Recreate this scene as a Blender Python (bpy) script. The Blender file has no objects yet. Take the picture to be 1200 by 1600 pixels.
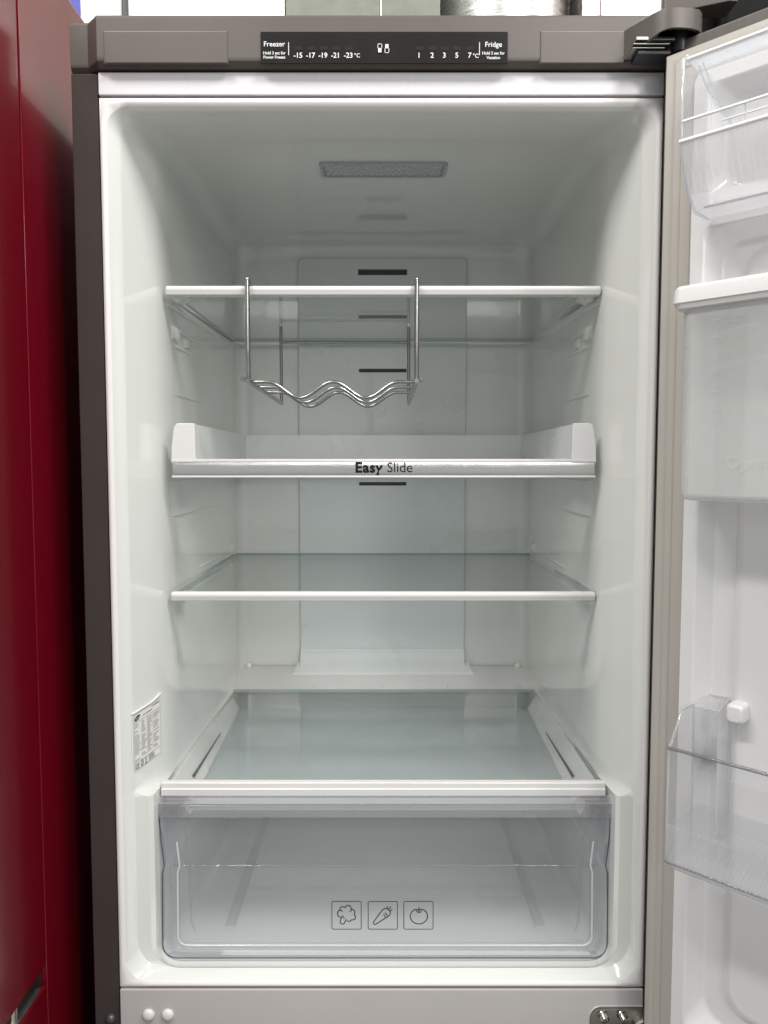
import bpy, bmesh, math, random
from mathutils import Vector, Matrix
random.seed(4)
R = math.radians
PI = math.pi
scene = bpy.context.scene
COL = scene.collection

# ------------------------------------------------------------------ camera
cam_d = bpy.data.cameras.new('camera')
cam = bpy.data.objects.new('camera', cam_d)
COL.objects.link(cam)
cam.location = (0.0025, -0.762, 1.40)
cam.rotation_euler = (R(90 - 3.82), 0, 0)
cam_d.sensor_fit = 'VERTICAL'
cam_d.sensor_height = 36.0
cam_d.lens = 1214.0 / 1600.0 * 36.0
cam_d.clip_start = 0.02
cam_d.clip_end = 60
scene.camera = cam

# ------------------------------------------------------------------ world: the even light of a shop hall
w = bpy.data.worlds.new('World')
scene.world = w
w.use_nodes = True
bg = w.node_tree.nodes['Background']
bg.inputs[0].default_value = (0.92, 1.0, 0.985, 1)
bg.inputs[1].default_value = 0.44

scene.view_settings.view_transform = 'Standard'
scene.view_settings.look = 'None'
scene.view_settings.gamma = 1
scene.view_settings.exposure = 0.06
scene.cycles.max_bounces = 10
scene.cycles.diffuse_bounces = 5
scene.cycles.glossy_bounces = 5
scene.cycles.transparent_max_bounces = 24
scene.cycles.transmission_bounces = 8
scene.cycles.use_denoising = True
scene.cycles.caustics_reflective = True
scene.cycles.caustics_refractive = True
scene.cycles.sample_clamp_indirect = 6


def area(name, loc, size, power, aim, col=(1, .975, .94)):
    d = bpy.data.lights.new(name, 'AREA')
    d.shape = 'RECTANGLE'
    d.size, d.size_y = size
    d.energy = power
    d.color = col
    o = bpy.data.objects.new(name, d)
    COL.objects.link(o)
    o.location = loc
    v = Vector(aim) - Vector(loc)
    o.rotation_euler = v.to_track_quat('-Z', 'Y').to_euler()
    return o


# rows of ceiling luminaires of the shop, all hung at 2.9 m and shining straight down or out, plus an added fill behind
area('ceiling_lamp_near_right', (0.75, -0.74, 2.90), (1.0, 0.14), 31, (0.4, -0.3, 1.2))
area('ceiling_lamp_near_left', (-0.75, -0.74, 2.90), (1.0, 0.14), 27, (-0.4, -0.3, 1.2))
area('ceiling_lamp_middle', (1.5, -2.7, 2.90), (0.25, 1.0), 25, (0, 0, 1.3))
area('ceiling_lamp_far', (0.3, -5.2, 2.90), (3.0, 0.5), 20, (0, 0, 1.2))
area('added_fill_behind', (0.2, 0.75, 2.95), (2.0, 0.2), 40, (0.2, 1.6, 1.9))  # unseen fill added to brighten the wall and boards behind


# ------------------------------------------------------------------ materials
def mat(name, col, rough=.4, metal=0.0, coat=0.0, bump=0.0, bscale=300.0, var=0.03, vscale=6.0, spec=.5,
        rvar=0.05, stretch=None, coat_rough=.05, aniso=0.0):
    m = bpy.data.materials.new(name)
    m.use_nodes = True
    nt = m.node_tree
    N, L = nt.nodes, nt.links
    p = N['Principled BSDF']
    p.inputs['Metallic'].default_value = metal
    p.inputs['Specular IOR Level'].default_value = spec
    p.inputs['Coat Weight'].default_value = coat
    p.inputs['Coat Roughness'].default_value = coat_rough
    p.inputs['Coat IOR'].default_value = 1.62
    p.inputs['Anisotropic'].default_value = aniso
    tc = N.new('ShaderNodeTexCoord')
    mp = N.new('ShaderNodeMapping')
    L.new(tc.outputs['Object'], mp.inputs[0])
    if stretch: mp.inputs['Scale'].default_value = stretch
    n = N.new('ShaderNodeTexNoise')
    n.inputs['Scale'].default_value = vscale
    n.inputs['Detail'].default_value = 5
    L.new(mp.outputs[0], n.inputs['Vector'])
    mr = N.new('ShaderNodeMapRange')
    mr.inputs['From Min'].default_value = .3
    mr.inputs['From Max'].default_value = .7
    mr.inputs['To Min'].default_value = 1 - var
    mr.inputs['To Max'].default_value = 1 + var
    L.new(n.outputs[0], mr.inputs[0])
    vm = N.new('ShaderNodeVectorMath')
    vm.operation = 'SCALE'
    vm.inputs[0].default_value = col[:3]
    L.new(mr.outputs[0], vm.inputs['Scale'])
    L.new(vm.outputs[0], p.inputs['Base Color'])
    mr2 = N.new('ShaderNodeMapRange')
    mr2.inputs['From Min'].default_value = .3
    mr2.inputs['From Max'].default_value = .7
    mr2.inputs['To Min'].default_value = max(.01, rough - rvar)
    mr2.inputs['To Max'].default_value = rough + rvar
    n2 = N.new('ShaderNodeTexNoise')
    n2.inputs['Scale'].default_value = vscale * 2.3
    n2.inputs['Detail'].default_value = 6
    L.new(mp.outputs[0], n2.inputs['Vector'])
    L.new(n2.outputs[0], mr2.inputs[0])
    L.new(mr2.outputs[0], p.inputs['Roughness'])
    if bump:
        n3 = N.new('ShaderNodeTexNoise')
        n3.inputs['Scale'].default_value = bscale
        n3.inputs['Detail'].default_value = 2
        L.new(mp.outputs[0], n3.inputs['Vector'])
        b = N.new('ShaderNodeBump')
        b.inputs['Strength'].default_value = bump
        b.inputs['Distance'].default_value = .001
        L.new(n3.outputs[0], b.inputs['Height'])
        L.new(b.outputs[0], p.inputs['Normal'])
    return m


def clear(name, tint=(.95, .96, .97), edge=(.62, .66, .72), rough=.03, haze=0.0, hazecol=(.8, .82, .84), ior=1.45, bump=0.0,
          bscale=40, power=3.0):
    """thin clear plastic / glass wall: transmits straight through, mirrors at grazing angles"""
    m = bpy.data.materials.new(name)
    m.use_nodes = True
    nt = m.node_tree
    N, L = nt.nodes, nt.links
    for x in list(N):
        if x.type != 'OUTPUT_MATERIAL': N.remove(x)
    out = [x for x in N if x.type == 'OUTPUT_MATERIAL'][0]
    lw = N.new('ShaderNodeLayerWeight')
    lw.inputs[0].default_value = .5
    pw = N.new('ShaderNodeMath')
    pw.operation = 'POWER'
    pw.inputs[1].default_value = power
    L.new(lw.outputs['Facing'], pw.inputs[0])
    mx = N.new('ShaderNodeMix')
    mx.data_type = 'RGBA'
    mx.inputs[6].default_value = (*tint, 1)
    mx.inputs[7].default_value = (*edge, 1)
    L.new(pw.outputs[0], mx.inputs[0])
    tr = N.new('ShaderNodeBsdfTransparent')
    L.new(mx.outputs[2], tr.inputs[0])
    base = tr
    if haze > 0:
        df = N.new('ShaderNodeBsdfDiffuse')
        df.inputs[0].default_value = (*hazecol, 1)
        tl = N.new('ShaderNodeBsdfTranslucent')
        tl.inputs[0].default_value = (*hazecol, 1)
        m0 = N.new('ShaderNodeMixShader')
        m0.inputs[0].default_value = .5
        L.new(df.outputs[0], m0.inputs[1])
        L.new(tl.outputs[0], m0.inputs[2])
        m1 = N.new('ShaderNodeMixShader')
        tc = N.new('ShaderNodeTexCoord')
        nz = N.new('ShaderNodeTexNoise')
        nz.inputs['Scale'].default_value = 14
        nz.inputs['Detail'].default_value = 4
        L.new(tc.outputs['Object'], nz.inputs['Vector'])
        mr = N.new('ShaderNodeMapRange')
        mr.inputs['To Min'].default_value = haze * .8
        mr.inputs['To Max'].default_value = haze * 1.2
        L.new(nz.outputs[0], mr.inputs[0])
        L.new(mr.outputs[0], m1.inputs[0])
        L.new(tr.outputs[0], m1.inputs[1])
        L.new(m0.outputs[0], m1.inputs[2])
        base = m1
    # Schlick reflectance of a thin wall, the same from both sides
    f0 = ((ior - 1) / (ior + 1)) ** 2
    lw2 = N.new('ShaderNodeLayerWeight')
    lw2.inputs[0].default_value = .5
    p5 = N.new('ShaderNodeMath')
    p5.operation = 'POWER'
    p5.inputs[1].default_value = 5.6
    L.new(lw2.outputs['Facing'], p5.inputs[0])
    fr = N.new('ShaderNodeMapRange')
    fr.inputs['To Min'].default_value = f0
    fr.inputs['To Max'].default_value = .9
    L.new(p5.outputs[0], fr.inputs[0])
    gl = N.new('ShaderNodeBsdfGlossy')
    gl.inputs['Roughness'].default_value = rough
    if bump:
        tc2 = N.new('ShaderNodeTexCoord')
        nb = N.new('ShaderNodeTexNoise')
        nb.inputs['Scale'].default_value = bscale
        nb.inputs['Detail'].default_value = 1.5
        L.new(tc2.outputs['Object'], nb.inputs['Vector'])
        b = N.new('ShaderNodeBump')
        b.inputs['Strength'].default_value = bump
        b.inputs['Distance'].default_value = .002
        L.new(nb.outputs[0], b.inputs['Height'])
        L.new(b.outputs[0], gl.inputs['Normal'])
        L.new(b.outputs[0], lw2.inputs['Normal'])
    ms = N.new('ShaderNodeMixShader')
    L.new(fr.outputs[0], ms.inputs[0])
    L.new(base.outputs[0], ms.inputs[1])
    L.new(gl.outputs[0], ms.inputs[2])
    L.new(ms.outputs[0], out.inputs[0])
    return m


M = {}
M['liner'] = mat('glossy_white_liner', (.755, .765, .735), .16, coat=.9, coat_rough=.035, bump=.012, bscale=45, var=.012, vscale=3)
M['duct'] = mat('cool_white_plastic', (.70, .73, .735), .28, bump=.02, bscale=200, var=.008, rvar=.01)
M['flange'] = mat('flange_paint', (.80, .765, .76), .3, var=.02)
M['mullion'] = mat('grey_white_paint', (.52, .49, .485), .33, bump=.05, bscale=150, var=.03)
M['white'] = mat('white_plastic', (.72, .705, .70), .3, bump=.03, bscale=200, var=.01)
M['tray'] = mat('soft_white_plastic', (.76, .77, .76), .28, bump=.02, bscale=150, var=.008, rvar=.01)
M['fascia'] = mat('warm_grey_paint', (.100, .086, .077), .42, metal=.15, bump=.05, bscale=900, var=.05, vscale=9)
M['cabinet'] = mat('dark_brown_grey_steel', (.056, .045, .042), .5, metal=0, bump=.04, bscale=500, var=.06, vscale=12, spec=.15)
M['display'] = mat('smoked_display', (.015, .014, .014), .4, spec=.1, var=.1, vscale=20)
M['pixel'] = mat('unlit_display_window', (.022, .021, .021), .5, spec=.1)
M['print_white'] = mat('white_print', (.72, .72, .70), .5)
M['print_black'] = mat('black_print', (.010, .010, .010), .6, spec=.1)
M['print_grey'] = mat('grey_print', (.035, .037, .04), .45)
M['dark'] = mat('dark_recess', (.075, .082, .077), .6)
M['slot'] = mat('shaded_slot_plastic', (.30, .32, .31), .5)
M['gasket'] = mat('beige_grey_rubber', (.45, .418, .380), .5, bump=.03, bscale=300, var=.03)
M['door_white'] = mat('door_white_plastic', (.70, .685, .685), .22, coat=.25, var=.012, vscale=4, bump=.02, bscale=60)
M['door_skin'] = mat('grey_steel_door_skin', (.075, .065, .058), .4, metal=.3, var=.08, vscale=3, stretch=(40, 40, 1), bump=.0)
M['chrome'] = mat('polished_wire', (.33, .33, .325), .2, metal=1, var=.05, vscale=30)
M['brushed'] = mat('brushed_metal_band', (.80, .77, .75), .17, metal=1, var=.05, vscale=10, stretch=(.6, 8, 90), bump=.05, bscale=40, aniso=.5)
M['steel'] = mat('zinc_steel', (.34, .34, .31), .32, metal=.9, var=.15, vscale=40, bump=.08, bscale=300)
M['bolt'] = mat('bright_bolt_steel', (.7, .68, .62), .2, metal=1, var=.1, vscale=90)
M['black'] = mat('black_plastic', (.012, .012, .012), .4)
M['red'] = mat('glossy_red_enamel', (.175, .0024, .011), .2, coat=.7, coat_rough=.08, var=.04, vscale=3, bump=.015, bscale=8, spec=.6)
M['red_dark'] = mat('red_enamel_door', (.155, .0022, .010), .22, coat=.6, coat_rough=.1, var=.04, vscale=3, spec=.6)
M['glass'] = clear('shelf_glass', (.985, .991, .988), (.94, .96, .95), .02, ior=1.5)
M['glass_edge'] = mat('glass_edge', (.30, .40, .38), .12, var=.05)
M['clear'] = clear('clear_plastic', (.975, .978, .98), (.80, .82, .85), .06, haze=.20, hazecol=(.96, .97, .985), ior=1.5, bump=.08, bscale=14)
M['clear_edge'] = clear('clear_plastic_edge', (.93, .93, .95), (.66, .67, .71), .03, haze=.12, hazecol=(.85, .86, .89), ior=1.6, power=1.5)
M['clear_grey'] = clear('smoky_plastic_block', (.82, .81, .84), (.6, .6, .63), .08, haze=.22, hazecol=(.55, .54, .57), ior=1.5)
M['bin'] = clear('door_bin_plastic', (.982, .983, .985), (.90, .91, .93), .05, haze=.08, hazecol=(.97, .97, .99), ior=1.5, bump=.05, bscale=25)
M['bin_edge'] = clear('door_bin_edge', (.93, .94, .96), (.74, .76, .81), .04, haze=.28, hazecol=(.95, .96, .98), ior=1.7)
M['frost'] = clear('frosted_tank_plastic', (.86, .88, .88), (.6, .63, .64), .2, haze=.52, hazecol=(.92, .915, .90), ior=1.45)
M['shade_black'] = mat('shaded_black_steel', (.004, .004, .004), .6, spec=.1)  # near-black colour stands in for the neighbour's shadowed front
M['paper'] = mat('sticker_paper', (.80, .79, .76), .3, var=.01)


# ------------------------------------------------------------------ mesh helpers
class G:
    """collects vertices and faces, several materials allowed"""
    def __init__(s):
        s.v, s.f, s.mi = [], [], []

    def add(s, vs, fs, mi=0):
        o = len(s.v)
        s.v += [tuple(p) for p in vs]
        s.f += [tuple(i + o for i in f) for f in fs]
        s.mi += [mi] * len(fs)
        return s

    def box(s, x0, x1, y0, y1, z0, z1, mi=0):
        return s.add([(x0, y0, z0), (x1, y0, z0), (x1, y1, z0), (x0, y1, z0), (x0, y0, z1), (x1, y0, z1), (x1, y1, z1), (x0, y1, z1)],
                     [(0, 3, 2, 1), (4, 5, 6, 7), (0, 1, 5, 4), (1, 2, 6, 5), (2, 3, 7, 6), (3, 0, 4, 7)], mi)

    def quad(s, a, b, c, d, mi=0):
        return s.add([a, b, c, d], [(0, 1, 2, 3)], mi)

    def loft(s, rings, close=True, cap0=False, cap1=False, mi=0):
        n = len(rings[0])
        vs = [p for r in rings for p in r]
        fs = []
        for i in range(len(rings) - 1):
            for j in range(n if close else n - 1):
                k = (j + 1) % n
                fs.append((i * n + j, i * n + k, (i + 1) * n + k, (i + 1) * n + j))
        if cap0: fs.append(tuple(reversed(range(n))))
        if cap1: fs.append(tuple((len(rings) - 1) * n + j for j in range(n)))
        return s.add(vs, fs, mi)

    def prism(s, pts, axis, a0, a1, mi=0):
        """polygon in the two other axes, extruded along axis"""
        def P(p, a):
            q = [0, 0, 0]
            o = [i for i in range(3) if i != axis]
            q[axis] = a
            q[o[0]], q[o[1]] = p
            return tuple(q)
        return s.loft([[P(p, a0) for p in pts], [P(p, a1) for p in pts]], True, True, True, mi)

    def tube(s, path, r, n=10, closed=False, mi=0, cap=True):
        path = [Vector(p) for p in path]
        rings = []
        up = None
        m = len(path)
        for i, p in enumerate(path):
            if closed:
                t = (path[(i + 1) % m] - path[i - 1]).normalized()
            else:
                t = (path[min(i + 1, m - 1)] - path[max(i - 1, 0)]).normalized()
            if up is None:
                up = Vector((0, 0, 1)) if abs(t.z) < .9 else Vector((0, 1, 0))
            a = t.cross(up).normalized()
            b = a.cross(t).normalized()
            up = b
            rings.append([tuple(p + a * math.cos(2 * PI * k / n) * r + b * math.sin(2 * PI * k / n) * r) for k in range(n)])
        if closed: rings.append(rings[0])
        return s.loft(rings, True, cap and not closed, cap and not closed, mi)

    def obj(s, name, mats, parent=None, smooth=35, bevel=0, seg=2):
        me = bpy.data.meshes.new(name)
        me.from_pydata(s.v, [], s.f)
        if not isinstance(mats, (list, tuple)): mats = [mats]
        for m_ in mats: me.materials.append(m_)
        me.polygons.foreach_set('material_index', s.mi)
        bm = bmesh.new()
        bm.from_mesh(me)
        bmesh.ops.remove_doubles(bm, verts=bm.verts, dist=1e-6)
        bmesh.ops.recalc_face_normals(bm, faces=bm.faces)
        if bevel:
            es = [e for e in bm.edges if len(e.link_faces) == 2 and e.calc_face_angle(0) > R(30)]
            bmesh.ops.bevel(bm, geom=es, offset=bevel, segments=seg, profile=.5, affect='EDGES', clamp_overlap=True)
        if smooth:
            for f in bm.faces: f.smooth = True
            for e in bm.edges:
                if len(e.link_faces) == 2 and e.calc_face_angle(0) > R(smooth): e.smooth = False
        bm.to_mesh(me)
        bm.free()
        o = bpy.data.objects.new(name, me)
        COL.objects.link(o)
        if smooth and smooth < 60:
            wn = o.modifiers.new('even_normals', 'WEIGHTED_NORMAL')
            wn.keep_sharp = True
            wn.weight = 90
        if parent is not None:
            o.parent = parent
            if not parent.get('local'):
                o.matrix_parent_inverse = Matrix.Translation(-Vector(wloc(parent)))
        return o


def wloc(o):
    """offset of a parent whose children are modelled in world coordinates"""
    if o.type == 'EMPTY': return o.location
    return (0, 0, 0)


def thing(name, label, cat, loc=(0, 0, 0), group=None, rotz=0, local=False):
    o = bpy.data.objects.new(name, None)
    o.empty_display_size = .05
    COL.objects.link(o)
    o.location = loc
    o.rotation_euler = (0, 0, rotz)
    o['label'], o['category'] = label, cat
    if group: o['group'] = group
    if local: o['local'] = 1
    return o


def tag(o, label, cat, group=None):
    o['label'], o['category'] = label, cat
    if group: o['group'] = group
    return o


def text_mesh(body, size, offset=0.0, align='CENTER', extrude=0.0, spacing=1.0):
    """flat text as vertices (x,y) and faces"""
    c = bpy.data.curves.new('t', 'FONT')
    c.body = body
    c.size = size
    c.align_x = align
    c.offset = offset
    c.space_character = spacing
    c.resolution_u = 3
    o = bpy.data.objects.new('t', c)
    COL.objects.link(o)
    dg = bpy.context.evaluated_depsgraph_get()
    dg.update()
    me = bpy.data.meshes.new_from_object(o.evaluated_get(dg))
    vs = [(v.co.x, v.co.y) for v in me.vertices]
    fs = [tuple(p.vertices) for p in me.polygons]
    bpy.data.objects.remove(o)
    bpy.data.curves.remove(c)
    bpy.data.meshes.remove(me)
    return vs, fs


def put_text(g, body, size, fn, mi=0, **k):
    vs, fs = text_mesh(body, size, **k)
    g.add([fn(a, b) for a, b in vs], fs, mi)


def ribbon(g, pts, wd, fn, mi=0, closed=False):
    """flat stroke through 2-D points, mapped to space by fn"""
    pts = [Vector(p) for p in pts]
    n = len(pts)
    L_, R_ = [], []
    for i, p in enumerate(pts):
        if closed:
            a, b = pts[i - 1], pts[(i + 1) % n]
        else:
            a, b = pts[max(i - 1, 0)], pts[min(i + 1, n - 1)]
        t = (b - a).normalized()
        q = Vector((-t.y, t.x)) * wd * .5
        L_.append(p + q)
        R_.append(p - q)
    if closed:
        L_.append(L_[0]); R_.append(R_[0])
    for i in range(len(L_) - 1):
        g.quad(fn(*L_[i]), fn(*L_[i + 1]), fn(*R_[i + 1]), fn(*R_[i]), mi)


def rrect(x0, x1, z0, z1, r, n=5):
    """rounded rectangle outline, counter-clockwise; r = (bl, br, tr, tl) or one radius"""
    if not isinstance(r, (tuple, list)): r = (r,) * 4
    out = []
    for (cx, cz, a0, rr) in ((x0 + r[0], z0 + r[0], 180, r[0]), (x1 - r[1], z0 + r[1], 270, r[1]),
                             (x1 - r[2], z1 - r[2], 0, r[2]), (x0 + r[3], z1 - r[3], 90, r[3])):
        for k in range(n + 1):
            a = R(a0 + 90 * k / n)
            out.append((cx + rr * math.cos(a), cz + rr * math.sin(a)))
    return out


def lerp_table(t, y):
    if y <= t[0][0]: return t[0][1]
    for (a, b), (c, d) in zip(t, t[1:]):
        if y <= c: return b + (d - b) * (y - a) / (c - a)
    return t[-1][1]


# ------------------------------------------------------------------ the refrigerator
fridge = thing('refrigerator', 'open brown grey refrigerator with empty white interior, glass shelves and clear drawer',
               'refrigerator', (0, .3, 0))

# cabinet: two side panels, top, back, base
for sx in (-1, 1):
    G().box(*sorted((sx * .2945, sx * .2688)), 0.0, .62, .02, 1.7655).obj('side_panel', M['cabinet'], fridge, bevel=.0015)
G().box(-.2685, .2685, .03, .62, 1.7665, 1.80).obj('cabinet_top', M['cabinet'], fridge, bevel=.002)
G().box(-.2685, .2685, .60, .619, .02, 1.7655).obj('cabinet_back', M['cabinet'], fridge, bevel=.002)
G().box(-.2685, .2685, .02, .598, .0, .05).obj('base', M['black'], fridge, bevel=.002)
G().box(-.2945, .2945, -.066, -.006, .06, .795).obj('freezer_door', M['door_skin'], fridge, bevel=.004)
G().box(-.2683, .2683, .02, .6, .775, .80).obj('freezer_divider', M['mullion'], fridge)

# liner ------------------------------------------------------------
TW = [(0, .2615), (.004, .2585), (.012, .2530), (.03, .2460), (.05, .2385), (.07, .2330), (.10, .2312), (.44, .2262)]
TL = [(0, .2615), (.004, .2590), (.010, .2570), (.0125, .2560), (.0135, .2390), (.018, .2352), (.03, .2340), (.07, .2300), (.44, .2200)]


def wall_x(y): return lerp_table(TW, y)


def ring(y, W, WL, zt, zb, rt, rb, zl=1.056):
    half = []
    for k in range(7):
        a = R(270 - 90 * k / 6)
        half.append((-WL + rb + rb * math.cos(a), zb + rb + rb * math.sin(a)))
    half.append((-WL, .95))
    half.append((-WL, zl - .006))
    rise = lerp_table([(0, .007), (.02, .010), (.06, .022), (.12, .030)], y)
    p0, p1, p2 = Vector((-WL, zl)), Vector((-W, zl + .003)), Vector((-W, zl + rise))
    for k in range(7):
        t = k / 6
        q = p0 * (1 - t) ** 2 + p1 * 2 * t * (1 - t) + p2 * t * t
        half.append((q.x, q.y))
    for zz in (1.2, 1.4, 1.6): half.append((-W, zz))
    for k in range(7):
        a = R(180 - 90 * k / 6)
        half.append((-W + rt + rt * math.cos(a), zt - rt + rt * math.sin(a)))
    sh = lambda z: .0062 * lerp_table([(1.05, 1), (1.09, .1), (1.3, 0)], z) * lerp_table([(.004, 0), (.014, 1)], y)
    full = half + [(-x + sh(z) if abs(x) > .1 else -x, z) for x, z in reversed(half)]
    return [(x, y, z) for x, z in full]


g = G()
ys = [0, .0015, .004, .008, .012, .0135, .018, .024, .03, .04, .05, .06, .07, .085, .10, .2, .3, .4, .425]
rings = []
for y in ys:
    W, WL = lerp_table(TW, y), min(lerp_table(TW, y) - .0004, lerp_table(TL, y))
    zt = lerp_table([(0, 1.7350), (.004, 1.7325), (.02, 1.7300), (.45, 1.7270)], y)
    zb = lerp_table([(0, .8680), (.004, .8700), (.012, .8735), (.02, .8680), (.45, .8680)], y)
    rings.append(ring(y, W, WL, zt, zb, lerp_table([(0, .020), (.03, .024), (.45, .02)], y), lerp_table([(0, .022), (.012, .03), (.02, .022)], y)))
for k in range(1, 6):
    a = R(90 * k / 5)
    d = .018 * (1 - math.cos(a))
    y = .432 + .018 * math.sin(a)
    rings.append(ring(y, .2264 - d, .2202 - d, 1.727 - d, .868 + d, .02, .022))
g.loft(rings, True, False, True)
g.obj('interior_liner', M['liner'], fridge, smooth=28)

# flange round the opening
g = G()
n = len(rings[0])
outer = []
for (x, y, z) in rings[0]:
    # project the opening outline out to the rectangle
    ox = max(-.2675, min(.2675, x * 1.0))
    sx = -.2675 if x < 0 else .2675
    if z > 1.714:
        t = (abs(x) - (.2615 - .02)) / .02
        oz = 1.7425
        ox = sx if t > .45 else x
        if t > .8: oz = z
        if .45 < t <= .8: oz = 1.7425
    elif z < .89:
        t = (abs(x) - (.2615 - .022)) / .022
        oz = .8625
        ox = sx if t > .45 else x
        if t > .8: oz = z
    else:
        ox, oz = sx, z
    outer.append((ox, oz))
r0 = [(x, 0.0, z) for x, y, z in rings[0]]
rm = [(x + (ox - x) * .35, -.0022, z + (oz - z) * .35) for (x, y, z), (ox, oz) in zip(rings[0], outer)]
rn = [(x + (ox - x) * .75, -.0022, z + (oz - z) * .75) for (x, y, z), (ox, oz) in zip(rings[0], outer)]
ro = [(ox, -.0010, oz) for ox, oz in outer]
rb_ = [(ox, .012, oz) for ox, oz in outer]
g.loft([r0, rm, rn, ro, rb_])
g.obj('opening_flange', M['flange'], fridge, smooth=50)

# painted strip over and under the opening
G().box(-.2675, .2675, -.0035, .03, 1.7442, 1.7652).obj('top_front_strip', mat('pale_lavender_paint', (.72, .70, .73), .28, var=.01), fridge, bevel=.0015)
G().box(-.2675, .2675, -.003, .06, .7985, .8605).obj('middle_mullion', M['mullion'], fridge, bevel=.0015)

# caps and screw
for cx_, cz_ in ((-.2384, .834), (-.2187, .834)):
    g = G()
    prof = [(.0062, 0), (.0062, .0012), (.0055, .0026), (.0038, .0036), (.0018, .0040), (.0002, .0041)]
    g.loft([[(cx_ + r_ * math.cos(2 * PI * k / 24), -.003 - h_, cz_ + r_ * math.sin(2 * PI * k / 24)) for k in range(24)] for r_, h_ in prof], True, False, True)
    g.obj('plug_cap', M['white'], fridge, smooth=60)
g = G()
g.loft([[(-.2780 + r_ * math.cos(2 * PI * k / 20), .001 - h_, .8278 + r_ * math.sin(2 * PI * k / 20)) for k in range(20)] for r_, h_ in
        ((.0052, 0), (.0052, .002), (.0046, .0042), (.0028, .0056), (.0004, .0061))], True, False, True)
g.obj('stop_screw', mat('dark_screw_head', (.10, .095, .095), .3, metal=.4), fridge, smooth=60)

# bottom hinge bracket
br = G()
o_ = [(p[0], p[1]) for p in rrect(.2135, .2673, .790, .8420, (.004, .001, .001, .011))]
br.prism([(x, z) for x, z in o_], 1, -.0065, -.0031)
hb = br.obj('hinge_bracket', M['steel'], fridge, bevel=.0006)
g = G()
o2 = rrect(.2120, .2674, .789, .8438, (.005, .001, .001, .012))
g.loft([[(x, -.0031, z) for x, z in o2], [(x, -.0040, z) for x, z in [((a - .24) * .97 + .24, (b - .816) * .985 + .816) for a, b in o2]]], True, False, False)
g.obj('bracket_seat', M['mullion'], fridge)
for bx, bz in ((.2265, .8345), (.2460, .8340)):
    g = G()
    ax = Vector((.35, -1, -.45)).normalized()
    u_ = ax.cross(Vector((0, 0, 1))).normalized(); v_ = u_.cross(ax)
    ax0 = Vector((bx - .002, -.0055, bz + .003))
    prof = [(.0052, 0), (.0052, .0016), (.0035, .0018), (.0035, .003), (.0048, .0034), (.0048, .0075), (.0042, .0082), (.0026, .0082), (.0026, .0062), (.0004, .006)]
    rr = []
    for r_, h_ in prof:
        rr.append([tuple(ax0 + ax * h_ + (u_ * math.cos(2 * PI * k / 18) + v_ * math.sin(2 * PI * k / 18)) * r_) for k in range(18)])
    g.loft(rr, True, False, True)
    g.obj('bolt', M['bolt'], hb, smooth=40)
g = G()
g.loft([[(.2665 + r_ * math.cos(a_), -.0066 - h_, .8215 + r_ * math.sin(a_)) for a_ in [R(88 + 96 * k / 14) for k in range(15)]]
        for r_, h_ in ((.0155, 0), (.0155, .008), (.0140, .0095), (.0118, .0095), (.0110, .008), (.0110, .0))], False)
g.obj('hinge_cup', M['bolt'], hb, smooth=40)

# ---------------------------------------------------------------- top fascia
fz0, fz1 = 1.7590, 1.8122
# cross-section swept in x: front face with bevel at bottom and small round at top
sec = [(.03, 1.7665), (-.002, 1.7665), (-.0075, 1.7672), (-.0115, 1.7712), (-.0125, 1.7745), (-.0125, 1.8095), (-.0110, 1.8122), (.03, 1.8135)]
g = G()
xs = [(-.2845, .004, 0), (-.2840, .0125 - .001, 0)]
def fasc(x, push):  # push: how far the section is drawn back
    return [(x, y + push if y < .02 else y, z) for y, z in sec]
L1 = [fasc(x, p) for x, p in ((-.2950, .014), (-.2946, .0125), (-.2775, .0125), (-.2765, .0120), (-.2655, .0005), (-.2645, 0), (.2945, 0))]
g.loft(L1, True, True, True)
fas = g.obj('top_fascia', M['fascia'], fridge, smooth=20)
FX = lambda px: .0025 + (px - 599.5) * .0005956
FZ = lambda py: 1.7682 + (100 - py) * .0005755
FY = -.0125
# shallow inset cover plates left and right, display in the middle
for a, b in ((163, 355), (844, 974)):
    x0, x1, z0, z1 = FX(a), FX(b), FZ(99), FZ(50)
    g = G()
    g.loft([[(x, FY - .0001, z) for x, z in rrect(x0 - .0005, x1 + .0005, z0 - .0005, z1 + .0005, .001, 3)],
            [(x, FY - .0008, z) for x, z in rrect(x0, x1, z0, z1, .001, 3)],
            [(x, FY - .0009, z) for x, z in rrect(x0 + .0006, x1 - .0006, z0 + .0006, z1 - .0006, .001, 3)]], True, False, True)
    g.obj('cover_plate', M['fascia'], fas, smooth=0)
    g = G()
    g.box(x0 - .0008, x1 + .0007, FY - .0001, FY + .001, z0 - .0008, z1 + .0007)
    g.obj('plate_gap', mat('shadow_gap', (.085, .075, .068), .6), fas, smooth=0)
g = G()
x0, x1, z0, z1 = FX(407), FX(792.5), FZ(100.5), FZ(51)
g.loft([[(x, FY - .0001, z) for x, z in rrect(x0, x1, z0, z1, .0008, 3)],
        [(x, FY - .0012, z) for x, z in rrect(x0 + .0002, x1 - .0002, z0 + .0002, z1 - .0002, .0008, 3)]], True, False, True)
disp = g.obj('display_panel', M['display'], fas, smooth=20)
g = G()
TY = FY - .0016
def fn_at(px, py):
    return lambda a, b: (FX(px) + a, TY, FZ(py) + b)
put_text(g, 'Freezer', .0064, fn_at(428.5, 74.3), offset=.00006)
put_text(g, 'Hold 3 sec for', .0039, fn_at(428.5, 86.8), offset=.00004, spacing=.93)
put_text(g, 'Power Freeze', .0039, fn_at(428.5, 93.3), offset=.00004, spacing=.93)
g.obj('freezer_print', M['print_white'], disp, smooth=0)
g = G()
put_text(g, 'Fridge', .0064, fn_at(770, 75), offset=.00006)
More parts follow.
